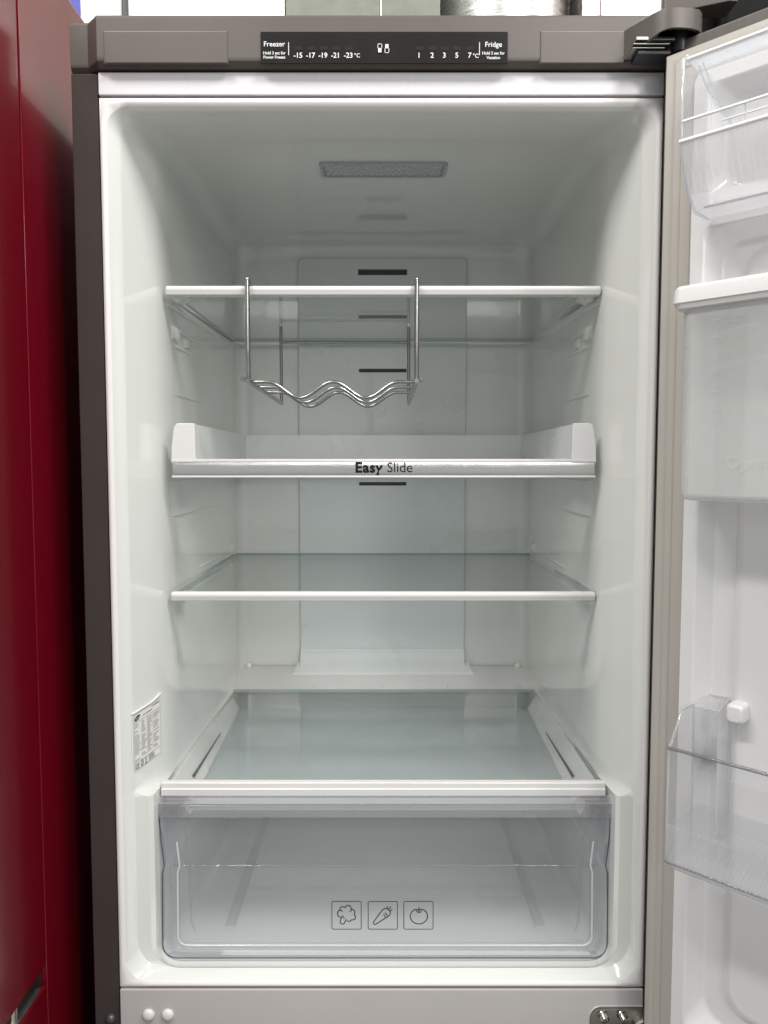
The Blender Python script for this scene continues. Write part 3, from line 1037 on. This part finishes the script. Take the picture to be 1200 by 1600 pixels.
for sx, xo, xi in ((-1, cx0 + .002, -.2035), (1, cx1 - .002, .2070)):
    g = G()
    pa = [(xo, cz - .0063), (xo - sx * .0045, cz - .0063), (xi, 1.0330), (xi, 1.0290), (xo, 1.0290)]
    pb = [(xo + sx * -.002, cz - .0063), (xo - sx * .0040, cz - .0063), (xi + sx * .0085, 1.0330), (xi + sx * .0085, 1.0290), (xo - sx * .002, 1.0290)]
    g.loft([[(x, cy0 + .012, z) for x, z in pa], [(x, cy1 - .012, z) for x, z in pb]], True, True, True)
    fr_ = g.obj('side_frame', M['white'], cov, bevel=.0015)
    # long narrow slot in the sloping side
    g = G()
    def sl(y, k, off=.0007):
        f = (y - cy0 - .012) / (cy1 - cy0 - .024)
        ax_, az_ = xo - sx * .0045, cz - .0063
        bx_, bz_ = xi + sx * .0085 * f, 1.0330
        return (ax_ + (bx_ - ax_) * k - sx * off, y, az_ + (bz_ - az_) * k + off)
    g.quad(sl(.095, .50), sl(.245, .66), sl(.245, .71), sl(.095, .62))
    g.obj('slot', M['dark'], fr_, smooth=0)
g = G()
oc = rrect(-.2150, .2185, cy0 + .012, cy1 - .004, (.001, .001, .022, .022), 7)
g.loft([[(x, y, 1.0265) for x, y in oc], [(x, y, 1.0295) for x, y in oc]], True, True, True)
g.obj('humidity_lid', clear('cool_grey_lid', (.80, .82, .82), (.7, .72, .72), .12, haze=.84, hazecol=(.78, .82, .84), ior=1.45), cov, bevel=.0008)

for pts in ([(-.030, .180), (-.022, .1805), (-.012, .1792)], [(.075, .215), (.082, .222), (.090, .225)], [(.079, .226), (.084, .217)], [(.052, .172), (.055, .1735)], [(-.118, .25), (-.110, .262)]):
    g = G()
    ribbon(g, pts, .00035, lambda a, b: (a, b, cz - .00235))
    g.obj('scratch', M['slot'], cov, smooth=0)

# ------------------------------------------------------------- vegetable drawer
drw = thing('vegetable_drawer', 'clear plastic vegetable drawer with three food symbols on its front', 'drawer', (.003, .2, .872))
dx0, dx1, dyf, dzb, dzt = -.2352, .2422, .0300, .8715, 1.0475
dyb = .372
cxm = (dx0 + dx1) / 2


def dring(y, ins, zb, zt, r, n=6):
    return [(x, y, z) for x, z in rrect(dx0 + ins, dx1 - ins, zb, zt, (r, r, .002, .002), n)]


# front: rounded frame, step inward, slightly proud upper half with a crease
def front_rows(off=0.0, ins=0.0):
    # rows of (z, x-inset, y)
    return [(1.0225, .0075, .0330), (1.0000, .0082, .0332), (.9745, .0090, .0334), (.9722, .0100, .0342), (.9700, .0096, .0350), (.9680, .0086, .0350), (.9300, .0080, .0352), (.9010, .0080, .0354),
            (.8950, .0092, .0354), (.8915, .0125, .0354), (.8895, .0180, .0354)]
g = G()
rows = front_rows()
vs, fs = [], []
nx = 12
for z, ins, y in rows:
    for i in range(nx + 1):
        x = (dx0 + .004 + ins) + (dx1 - dx0 - .008 - 2 * ins) * i / nx
        vs.append((x, y, z))
for r_ in range(len(rows) - 1):
    for i in range(nx):
        a = r_ * (nx + 1) + i
        fs.append((a, a + 1, a + nx + 2, a + nx + 1))
g.add(vs, fs)
fp = g.obj('front_panel', M['clear'], drw, smooth=60)
# outer frame
g = G()
Lo = [(dx0 + .0015, 1.0300), (dx0 + .0030, .9900), (dx0 + .0052, .9760), (dx0 + .0040, .9640), (dx0 + .0028, .8900)]
def frame_loop(ins, y, r):
    pts = []
    zt = 1.0300
    l = [(dx0 + .0008 + ins, zt), (dx0 + .0025 + ins, .9980), (dx0 + .0052 + ins, .9730), (dx0 + .0030 + ins, .9650), (dx0 + .0022 + ins, .9000)]
    for k in range(9):
        a = R(180 + 90 * k / 8)
        l.append((dx0 + .0022 + ins + r + r * math.cos(a), dzb + ins * .8 + r + r * math.sin(a)))
    rr_ = [(dx0 + dx1 - x, z) for x, z in reversed(l)]
    return [(x, y, z) for x, z in l + rr_]
prof = [(.0, .0420, .0150), (0, .0320, .0150), (.0012, .0300, .0145), (.0034, .0300, .0135), (.0044, .0306, .0130), (.0080, .0330, .0120), (.0092, .0325, .0115), (.0110, .0325, .0110),
        (.0120, .0340, .0105), (.0120, .0354, .0105)]
g.loft([frame_loop(i * 1.0 + (.0 if i < .005 else (i - .005) * .9), y, r) for i, y, r in prof], False)
g.obj('front_frame', M['clear_edge'], drw, smooth=25)
# darker outline where the moulding is thickest
g = G()
g.tube(frame_loop(.0008, .0302, .0145), .0007, 6)
g.obj('outer_edge', clear('thick_plastic_edge', (.50, .50, .55), (.30, .30, .36), .05, haze=.10, hazecol=(.5, .5, .55), ior=1.6), drw, smooth=60)
# bright inner outline bead
g = G()
bead = frame_loop(.0165, .0322, .0100)[1:-1]
g.tube(bead, .0011, 8)
g.obj('inner_bead', mat('milky_bead', (.62, .62, .63), .12, coat=.6), drw, smooth=60)
for xx in (dx0 + .0300, dx1 - .0300):
    g = G()
    g.tube([(xx - .0015 * (1 if xx < 0 else -1), .0338, 1.018), (xx, .0340, .975), (xx + .0018 * (1 if xx < 0 else -1), .0352, .968), (xx + .0020 * (1 if xx < 0 else -1), .0356, .91), (xx + .006 * (1 if xx < 0 else -1), .0356, .899)], .0009, 8)
    g.obj('vertical_rib', M['clear_edge'], drw, smooth=60)
# crease line
g = G()
g.tube([(dx0 + .014, .0348, .9712), (dx1 - .014, .0348, .9712)], .0009, 8)
g.obj('crease', M['clear_edge'], drw, smooth=60)
# top band (pull strip)
g = G()
pr = [(.0300, 1.0255), (.0280, 1.0262), (.0275, 1.0275), (.0275, 1.0400), (.0285, 1.0418), (.0300, 1.0425), (.0310, 1.0480), (.0330, 1.0484), (.0345, 1.0480), (.0335, 1.0415), (.0310, 1.0400), (.0300, 1.0390)]
g.loft([[(x, a, b) for a, b in pr] for x in (dx0 + .0002, dx0 + .0012, dx1 - .0012, dx1 - .0002)], True, True, True)
g.obj('pull_strip', M['clear'], drw, smooth=20)
g = G()
g.tube([(dx0 + .0015, .0276, 1.0262), (dx1 - .0015, .0276, 1.0262)], .0006, 6)
g.tube([(dx0 + .0015, .0278, 1.0408), (dx1 - .0015, .0278, 1.0408)], .0006, 6)
g.tube([(dx0 + .006, .0308, 1.0478), (dx1 - .006, .0308, 1.0478)], .0008, 6)
g.obj('strip_edge', M['clear_grey'], drw, smooth=60)
for sx, xo in ((-1, dx0), (1, dx1)):
    g = G()
    a, b = sorted((xo - sx * .0012, xo - sx * .0260))
    g.box(a, b, .0290, .0420, 1.0270, 1.0395)
    for k in range(4):
        g.box(a + .002, b - .004, .0286, .0300, 1.0292 + k * .0024, 1.0300 + k * .0024)
    g.obj('corner_block', M['clear_grey'], drw, bevel=.0010)
    # small white triangle mark
    g = G()
    cxt = xo - sx * .0350
    g.add([(cxt - .0045, .0272, 1.0370), (cxt + .0045, .0272, 1.0370), (cxt, .0272, 1.0300)], [(0, 1, 2)])
    g.obj('arrow_mark', mat('translucent_white_mark', (.42, .42, .43), .4), drw, smooth=0)
# body of the drawer: tapering sides, back and floor with two ribs
g = G()
def body(y, ins, zb, zt):
    l = [(dx0 + .004 + ins, zt), (dx0 + .006 + ins, .975), (dx0 + .009 + ins, .970), (dx0 + .010 + ins, zb + .014)]
    for k in range(6):
        a = R(180 + 90 * k / 5)
        l.append((dx0 + .010 + ins + .012 + .012 * math.cos(a), zb + .012 + .012 * math.sin(a)))
    return [(x, y, z) for x, z in l + [(dx0 + dx1 - x, z) for x, z in reversed(l)]]
g.loft([body(.0372, .0, .8755, 1.0240), body(.12, .004, .8760, 1.0240), body(.36, .012, .8800, 1.0240), body(.369, .016, .8850, 1.0240)], False)
bk = body(.369, .016, .8850, 1.0240)
g.add(bk, [tuple(range(len(bk)))])
bodyo = g.obj('drawer_body', clear('lit_haze_body', (.97, .975, .98), (.85, .87, .90), .05, haze=.38, hazecol=(.96, .97, .98), ior=1.5, bump=.05, bscale=10), drw, smooth=30)  # white haze put in so the drawer's inside reads lit
for sx in (-1, 1):
    g = G()
    g.loft([[(cxm + sx * .1740 + d, y, .8765 + h) for d, h in ((-.006, .0003), (-.005, .0035), (.005, .0035), (.006, .0003))] for y in (.075, .345)], False)
    g.obj('floor_rib', M['clear_edge'], drw, smooth=20)
for y_, w_ in ((.150, .010), (.262, .022)):  # low ridges added to imitate light bands across the drawer floor
    g = G()
    g.loft([[(x, y_ + d, .8768 + h) for x in (cxm - .165, cxm + .165)] for d, h in ((-w_, .0002), (-w_ * .6, .0022), (w_ * .6, .0024), (w_, .0002))], False)
    g.obj('light_band_ridge', M['clear'], drw, smooth=60)
g = G()
g.tube(arc_path([(dx0 + .012, .0430, 1.024), (dx0 + .022, .366, 1.024), (dx1 - .022, .366, 1.024), (dx1 - .012, .0430, 1.024)], .02, 6), .0016, 8)
g.obj('top_rim', M['clear_edge'], drw, smooth=60)

# printed symbols
YI = .0346
SX = lambda px: -.0533 + (px - 517) * (.1084 / 160)
SZ = lambda py: .9012 + (1456 - py) * (.0310 / 44)
fi = lambda a, b: (a, YI, b)
def S(pts): return [(SX(a), SZ(b)) for a, b in pts]
sw = .0010
for n_, (a, b) in (('broccoli', (517.5, 563.5)), ('carrot', (574.5, 620.5)), ('apple', (630.5, 676.5))):
    g = G()
    ribbon(g, [p for p in rrect(SX(a), SX(b), SZ(1456), SZ(1412.5), .0016, 4)], .00072, fi, closed=True)
    if n_ == 'broccoli':
        path = []
        lobes = [(530.8, 1430.5, 4.3, 200, 40), (534.0, 1424.8, 4.0, 195, 75), (543.0, 1423.2, 4.6, 165, -5), (549.5, 1429.6, 4.2, 75, -50), (550.6, 1437.2, 4.2, 60, -85), (544.5, 1440.2, 3.6, -15, -150)]
        for (cx_, cy_, r_, a0, a1) in lobes:
            for k in range(9):
                a = R(a0 + (a1 - a0) * k / 8)
                path.append((cx_ + r_ * math.cos(a), cy_ - r_ * math.sin(a)))
        ribbon(g, S(path), sw, fi)
        ribbon(g, S([(526.8, 1431), (526.9, 1434.5), (529.0, 1436.8), (532.5, 1437.4)]), sw, fi)
        ribbon(g, S([(532.8, 1436.2), (530.2, 1445.4), (531.2, 1446.9), (535.2, 1448.2), (536.8, 1447.2), (540.3, 1440.0)]), sw, fi)
        ribbon(g, S([(534.0, 1434.3), (535.6, 1438.0), (537.6, 1438.6)]), sw, fi)
        ribbon(g, S([(545.2, 1428.3), (547.6, 1427.3), (548.6, 1425.0)]), sw, fi)
    elif n_ == 'carrot':
        ribbon(g, S([(582.8, 1447.0), (582.5, 1445.3), (597.2, 1425.2), (600.0, 1423.6), (603.5, 1423.4), (606.6, 1425.4), (609.0, 1428.6), (609.2, 1432.4), (607.4, 1434.8), (586.0, 1448.6), (583.8, 1448.6)]), sw, fi, closed=True)
        for l in ([(604.5, 1424.2), (605.2, 1419.8)], [(606.4, 1425.2), (610.6, 1420.4)], [(608.2, 1427.4), (612.8, 1425.2)], [(600.8, 1430.4), (605.0, 1434.4)], [(598.6, 1433.2), (601.8, 1436.8)]):
            ribbon(g, S(l), sw, fi)
    else:
        path = []
        for k in range(48):
            a = 2 * PI * k / 48
            r_ = 13.2 + .9 * math.cos(2 * a)
            x = 654.2 + 13.6 * math.sin(a) * (1 + .02 * math.cos(a))
            y = 1435.8 - 12.0 * math.cos(a)
            if abs(math.sin(a)) < .5 and math.cos(a) > 0: y += 2.4 * (1 - abs(math.sin(a)) / .5) ** 1.3
            path.append((x, y))
        ribbon(g, S(path), sw, fi, closed=True)
        ribbon(g, S([(654.3, 1421.6), (654.2, 1428.8)]), sw, fi)
        ribbon(g, S([(649.8, 1427.2), (651.6, 1429.2), (654.2, 1429.8), (657.0, 1429.1), (658.4, 1427.4)]), sw, fi)
    g.obj(n_ + '_symbol', M['print_black'], fp, smooth=0)


# ------------------------------------------------------------- on the door: bins and water tank
def on_door(name, label, cat, z):
    o = thing(name, label, cat, (DE[0], DE[1], z), rotz=R(-45), local=True)
    return o


def bin_obj(g, name, m, t, **k):
    z0 = t.location.z if t.type == 'EMPTY' else t.parent.location.z
    g.v = [(x, y, z - z0) for x, y, z in g.v]
    o = g.obj(name, m, None, **k)
    o.parent = t
    return o


def strut(g, pts, r=.0012):
    g.tube(pts, r, 8)


# lower clear bin. local: u = x, v = -y
lb = on_door('door_bin', 'large clear ribbed door bin low on the open door', 'door bin', 1.05)
U0, U1 = .0480, .52
vF, vB = .0700, .0300
def V(u, v, z): return (u, -v, z)
g = G()
# end wall (u = const) outline in (v, z), shell of 2.4 mm, stepped towards the door
endo = [(.0705, 1.0500), (.0740, 1.0560), (.0745, 1.1000), (.0735, 1.1560), (.0500, 1.1830), (.0260, 1.1830), (.0240, 1.0560), (.0300, 1.0480)]
g.loft([[V(U0, v, z) for v, z in endo], [V(U0 + .0024, v, z) for v, z in endo]], True, True, True, 0)
ew = bin_obj(g, 'end_wall', M['bin'], lb, bevel=.0006)
g = G()
strut(g, [V(U0 + .001, v, z) for v, z in endo[1:7]], .0010)
bin_obj(g, 'end_wall_edge', M['bin_edge'], lb, smooth=60)
# inner arm block stepping to the door boss
g = G()
g.box(U0 + .0024, U0 + .0250, -.0300, -.0270, 1.0600, 1.1830)
g.box(U0 + .0226, U0 + .0250, -.0270, -.0060, 1.0620, 1.1900)
g.add([V(U0 + .0024, .030, 1.1830), V(U0 + .0250, .030, 1.1830), V(U0 + .0250, .006, 1.1890), V(U0 + .0024, .006, 1.1890)], [(0, 1, 2, 3)])
bin_obj(g, 'arm_block', M['bin'], lb, bevel=.0004)
g = G()
strut(g, [V(U0 + .0025, .030, 1.183), V(U0 + .0250, .030, 1.183), V(U0 + .0250, .006, 1.190), V(U0 + .0030, .006, 1.189)], .0008)
strut(g, [V(U0 + .0250, .030, 1.182), V(U0 + .0250, .030, 1.062)], .0009)
strut(g, [V(U0 + .0250, .006, 1.188), V(U0 + .0250, .006, 1.070)], .0008)
bin_obj(g, 'arm_edge', M['bin_edge'], lb, smooth=60)
# front wall: plain upper part, ribbed lower part
g = G()
g.box(U0 + .0012, U1, -.0742, -.0720, 1.0900, 1.1560)
bin_obj(g, 'front_wall', M['bin'], lb, smooth=20)
g = G()
n = 290
top, bot = [], []
rr = []
for i in range(n + 1):
    u = U0 + .0012 + (U1 - U0) * i / n
    v = .0744 + (.0009 if i % 2 else 0)
    w_ = max(U0 + .0012, u - .014)
    rr.append([V(u, v, 1.0905), V(w_, v, 1.0560), V(w_ + .0010, v - .003, 1.0510), V(w_ + .0012, v - .012, 1.0480), V(w_ + .0012, .030, 1.0475)])
g.loft(rr, False)
bin_obj(g, 'ribbed_base', clear('ribbed_plastic', (.93, .93, .95), (.70, .72, .77), .08, haze=.36, hazecol=(.90, .90, .92), ior=1.6), lb, smooth=0)
g = G()
strut(g, [V(U0, .0735, 1.1560), V(U1, .0735, 1.1560)], .0016)
strut(g, [V(U0, .0742, 1.0565), V(U1, .0742, 1.0565)], .0010)
bin_obj(g, 'lip', clear('bin_lip', (.62, .63, .66), (.45, .46, .52), .05, haze=.35, hazecol=(.5, .5, .55), ior=1.6), lb, smooth=60)
g = G()
g.box(U0 + .0026, U1, -.0715, -.0100, 1.0860, 1.0880)
bin_obj(g, 'bin_floor', M['bin'], lb, smooth=20)
g = G()
g.box(U0 + .0252, U1, -.0098, -.0080, 1.0700, 1.1150)
bin_obj(g, 'back_wall', M['bin'], lb, smooth=20)

# water tank
tk = on_door('water_tank', 'frosted water tank with white lid in the middle of the open door', 'water tank', 1.366)
T0, T1 = .0455, .50
g = G()
# body with rounded vertical corner and rounded bottom edge
def tring(z, ins):
    return [V(u, v, z) for u, v in rrect(T0 + ins, T1 - ins, .0080 + ins, .0640 - ins, (.001, .001, .010, .010), 6)]
g.loft([tring(1.3660, .006), tring(1.3668, .003), tring(1.3690, .001), tring(1.3720, 0), tring(1.5230, -.0005)], True, True, False)
tb = bin_obj(g, 'tank_body', M['frost'], tk, smooth=35)
g = G()
g.loft([[V(u, v, z) for u, v in rrect(T0 - o_, T1 + o_, .0060, .0640 + o_, (.001, .001, .008, .008), 6)] for z, o_ in
        ((1.5235, .0010), (1.5245, .0045), (1.5285, .0060), (1.5290, .0068), (1.5400, .0060), (1.5425, .0045), (1.5432, .0020))], True, True, True)
bin_obj(g, 'tank_lid', M['white'], tk, smooth=40)
emb = clear('embossed_mark', (.95, .95, .95), (.8, .8, .8), .1, haze=.33, hazecol=(.85, .84, .82))
g = G()
fm = lambda u, z: (lambda a, b: V(u + a, .0651, z + b))
for k, s_ in enumerate(('2.0L', '', '', '', '', '')):
    z = 1.5120 - k * .0155 * .92
    g.quad(*[fm(.0735, z)(a, b) for a, b in ((0, 0), (.0042, 0), (.0042, .0010), (0, .0010))])
bin_obj(g, 'scale_ticks', emb, tb, smooth=0)
g = G()
put_text(g, '2.0L', .0075, fm(.0790, 1.5095), align='LEFT')
bin_obj(g, 'scale_figure', emb, tb, smooth=0)
g = G()
put_text(g, '8', .0065, fm(.0790, 1.4940), align='LEFT')
bin_obj(g, 'scale_figure', emb, tb, smooth=0)
g = G()
put_text(g, '2', .0065, fm(.0790, 1.4370), align='LEFT')
bin_obj(g, 'scale_figure', emb, tb, smooth=0)
g = G()
put_text(g, 'Open', .0150, fm(.0850, 1.3930), align='LEFT')
bin_obj(g, 'embossed_word', emb, tb, smooth=0)
g = G()
strut(g, [V(T0 + .0090, .0648, 1.512), V(T0 + .0090, .0648, 1.374)], .0006)
bin_obj(g, 'painted_glint', emb, tb, smooth=60)  # pale strut imitating a highlight along the tank's corner
# inner moulding arcs behind the frosted face
g = G()
for k in range(4):
    zc2 = 1.492 - k * .026
    strut(g, [V(T0 + .004 + .1 * t / 10, .0628, zc2 + .014 * math.sin(PI * t / 12)) for t in range(11)], .0006)
bin_obj(g, 'moulded_arc', M['bin_edge'], tb, smooth=60)

# upper clear bin with lid rail
ub = on_door('door_bin', 'clear door bin at the top of the open door, above the water tank', 'door bin', 1.61)
ub.name = 'door_bin.001'
A0, A1 = .0480, .52
g = G()
endu = [(.0780, 1.6500), (.0790, 1.6700), (.0790, 1.7180), (.0700, 1.7240), (.0240, 1.7240), (.0240, 1.6060), (.0500, 1.6060), (.0620, 1.6160), (.0720, 1.6320)]
g.loft([[V(A0, v, z) for v, z in endu], [V(A0 + .0022, v, z) for v, z in endu]], True, True, True)
bin_obj(g, 'end_wall', M['bin'], ub, bevel=.0006)
g = G()
strut(g, [V(A0 + .001, v, z) for v, z in endu[5:] + endu[:4]], .0014)
bin_obj(g, 'end_wall_edge', M['bin_edge'], ub, smooth=60)
g = G()
g.box(A0 + .0022, A1, -.0790, -.0770, 1.6540, 1.7160)
bin_obj(g, 'front_wall', M['bin'], ub, smooth=20)
g = G()
rr = []
for i in range(181):
    u = A0 + .0010 + (A1 - A0) * i / 180
    d = .0006 if i % 2 else 0
    rr.append([V(u, .0790 + d, 1.6540), V(u, .0780 + d, 1.6480), V(u, .0720 + d, 1.6320), V(u, .0620 + d, 1.6160), V(u, .0500, 1.6070), V(u, .0250, 1.6060)])
g.loft(rr, False)
bin_obj(g, 'curved_base', clear('frosted_bin_base', (.86, .86, .88), (.6, .62, .7), .15, haze=.5, hazecol=(.86, .85, .86), ior=1.5), ub, smooth=20)
g = G()
strut(g, [V(A0, .0795, 1.6545), V(A1, .0795, 1.6545)], .0018)
strut(g, [V(A0 + .002, .0790, 1.6700), V(A1, .0790, 1.6700)], .0013)
strut(g, [V(A0 + .020, .0450, 1.6760), V(A1, .0450, 1.6760)], .0010)
strut(g, [V(A0 + .004, .0770, 1.7180), V(A1, .0770, 1.7180)], .0018)
strut(g, [V(A0 + .010, .0520, 1.6075), V(A1, .0520, 1.6075)], .0014)
bin_obj(g, 'rail', mat('milky_clear_rail', (.86, .85, .86), .12, coat=.6), ub, smooth=60)
g = G()
g.box(A0 + .004, A1, -.0765, -.0550, 1.7160, 1.7178)
g.box(A0 + .004, A1, -.0560, -.0545, 1.7178, 1.7250)
bin_obj(g, 'lid_rail', M['bin_edge'], ub, smooth=20)
g = G()
strut(g, arc_path([V(A0 + .010, .0700, 1.7140), V(A0 + .012, .0600, 1.700), V(A0 + .022, .0350, 1.6800), V(A0 + .024, .0300, 1.650)], .008), .0010)
strut(g, arc_path([V(A0 + .014, .0720, 1.7140), V(A0 + .018, .0600, 1.695), V(A0 + .026, .0350, 1.6700)], .008), .0008)
strut(g, [V(A0 + .050, .0770, 1.670), V(A0 + .050, .0770, 1.655)], .0009)
bin_obj(g, 'inner_hook', M['bin_edge'], ub, smooth=60)

# ================================================================== neighbours and surroundings
# red refrigerator at the left
red = thing('refrigerator', 'glossy dark red refrigerator standing close on the left', 'refrigerator', (-.62, .25, 0))
red.name = 'refrigerator.001'
RX = -.3300
G().box(-.930, RX, -.0270, .60, .03, 1.885).obj('cabinet_body', M['red'], red, bevel=.001, seg=2)
rp = [(-.930, -.0310), (RX - .0006, -.0310), (RX, -.0316), (RX, -.0335), (RX, -.165), (RX - .002, -.172), (RX - .010, -.175), (-.930, -.175)]
for nm, za, zb2 in (('upper_door', .905, 1.889), ('lower_door', .06, .884)):
    g = G()
    g.prism(rp, 2, za, zb2)
    g.obj(nm, M['red_dark'], red, smooth=40)
G().box(-.92, RX - .0050, -.165, -.0275, .8845, .9045).obj('door_gap', M['black'], red, bevel=.001)
g = G()
g.box(RX - .035, RX - .0015, -.110, -.040, .8848, .8885)
g.obj('hinge_plate', M['steel'], red, bevel=.0006)
g = G()
g.loft([[(RX - .0080 + .006 * math.cos(2 * PI * k / 16), -.085 + .006 * math.sin(2 * PI * k / 16), z) for k in range(16)] for z in (.8846, .9043)], True, True, True)
g.obj('hinge_pin', M['bolt'], red, smooth=50)
for x in (-.88, -.36):
    for y in (-.02, .55):
        G().box(x - .02, x + .02, y - .02, y + .02, 0, .03).obj('foot', M['black'], red, bevel=.002)

# small blue carton corner on top of the red one
bl = G().box(-.86, -.500, .50, .58, 1.885, 2.25).obj('carton', mat('blue_card', (.03, .04, .35), .5), None, bevel=.002)
tag(bl, 'blue carton standing on top of the red refrigerator', 'box')

# dark refrigerator to the right, behind the open door; its shade is put into the near-black colour
dk = thing('refrigerator', 'dark refrigerator to the right, behind the top of the open door', 'refrigerator', (.62, .35, 0))
dk.name = 'refrigerator.002'
G().box(.330, .92, .075, .62, .0, 1.900).obj('cabinet_body', M['shade_black'], dk, bevel=.003)
G().box(.345, .905, .045, .0745, .1, .95).obj('lower_door', M['shade_black'], dk, bevel=.003)
G().box(.345, .905, .045, .0745, .962, 1.90).obj('upper_door', M['shade_black'], dk, bevel=.003)

# what stands behind, seen over the top of the refrigerator
wallm = mat('white_painted_brick', (.86, .83, .81), .6, bump=.9, bscale=30, var=.05, vscale=20)
g = G()
g.box(-4, 5, 1.70, 1.80, 0, 3.2)
o = g.obj('back_wall', wallm, None, smooth=0)
tag(o, 'white painted rough wall behind everything', 'wall')
def back_box(name, label, cat, x0, x1, y0, y1, z0, z1, m):
    o = G().box(x0, x1, y0, y1, z0, z1).obj(name, m, None, bevel=.003)
    return tag(o, label, cat)
# positions at depth y = 0.9
SB = 1.66 / 1214
BX = lambda px: .0025 + (px - 599.5) * SB
pb = back_box('board', 'pale greenish white panel standing behind at the far left', 'panel', BX(90), BX(206), .90, .93, 1.0, 2.75, mat('pale_green_board', (.62, .66, .58), .5, bump=.2, bscale=200))
pb = back_box('post', 'thin dark grey post between the two white panels behind', 'post', BX(207), BX(212), .89, .92, 1.0, 2.75, mat('dark_post', (.05, .05, .05), .5))
pb = back_box('board', 'bright white wide panel standing behind the left half', 'panel', BX(218), BX(450), .90, .93, 1.0, 2.75, mat('bright_white_board', (.86, .84, .85), .4))
pb.name = 'board.001'
for a, b, lab in ((451.5, 593.5, 'grey green metal cabinet behind, left of the brushed steel drum'), (596, 684, 'grey green metal cabinet behind, right next to the brushed steel drum')):
    pb = back_box('metal_cabinet', lab, 'cabinet', BX(a), BX(b), .90, 1.2, 0, 2.75, mat('grey_green_metal', (.13, .14, .115), .4, bump=.3, bscale=250, var=.1, vscale=30))
g = G()
cxd, rd = BX(790), (BX(900) - BX(680)) / 2
g.loft([[(cxd + rd * math.cos(2 * PI * k / 64), 1.06 + rd * math.sin(2 * PI * k / 64), z) for k in range(64)] for z in (0.0, 2.75)], True, True, True)
o = g.obj('steel_duct', mat('brushed_duct_steel', (.62, .62, .60), .28, metal=1, var=.12, vscale=4, stretch=(1, 1, 60), bump=.1, bscale=30), None, smooth=40)
tag(o, 'round brushed steel duct rising behind the refrigerator', 'duct')
g = G()
g.box(BX(901), BX(928), .92, 1.1, 0, 2.75)
o = g.obj('foil_column', mat('crinkled_foil', (.6, .55, .56), .25, metal=1, bump=1.0, bscale=25, var=.2, vscale=20), None)
tag(o, 'narrow crinkled foil column right of the steel duct', 'column')
pb = back_box('board', 'white rough slab right of the foil column, behind the hinge cover', 'panel', BX(930), BX(1120), .90, .94, 0, 2.75, mat('white_rough_slab', (.88, .83, .83), .5, bump=1.0, bscale=60, var=.05, vscale=60))
pb.name = 'board.002'

# floor
g = G()
g.box(-6, 6, -7, 1.69, -.05, 0)
fl = g.obj('floor', mat('grey_shop_floor', (.32, .31, .30), .35, var=.1, vscale=2), None)
fl['kind'] = 'structure'
for b_ in [o for o in bpy.data.objects if o.name.startswith('board') or o.name == 'post']:
    pass
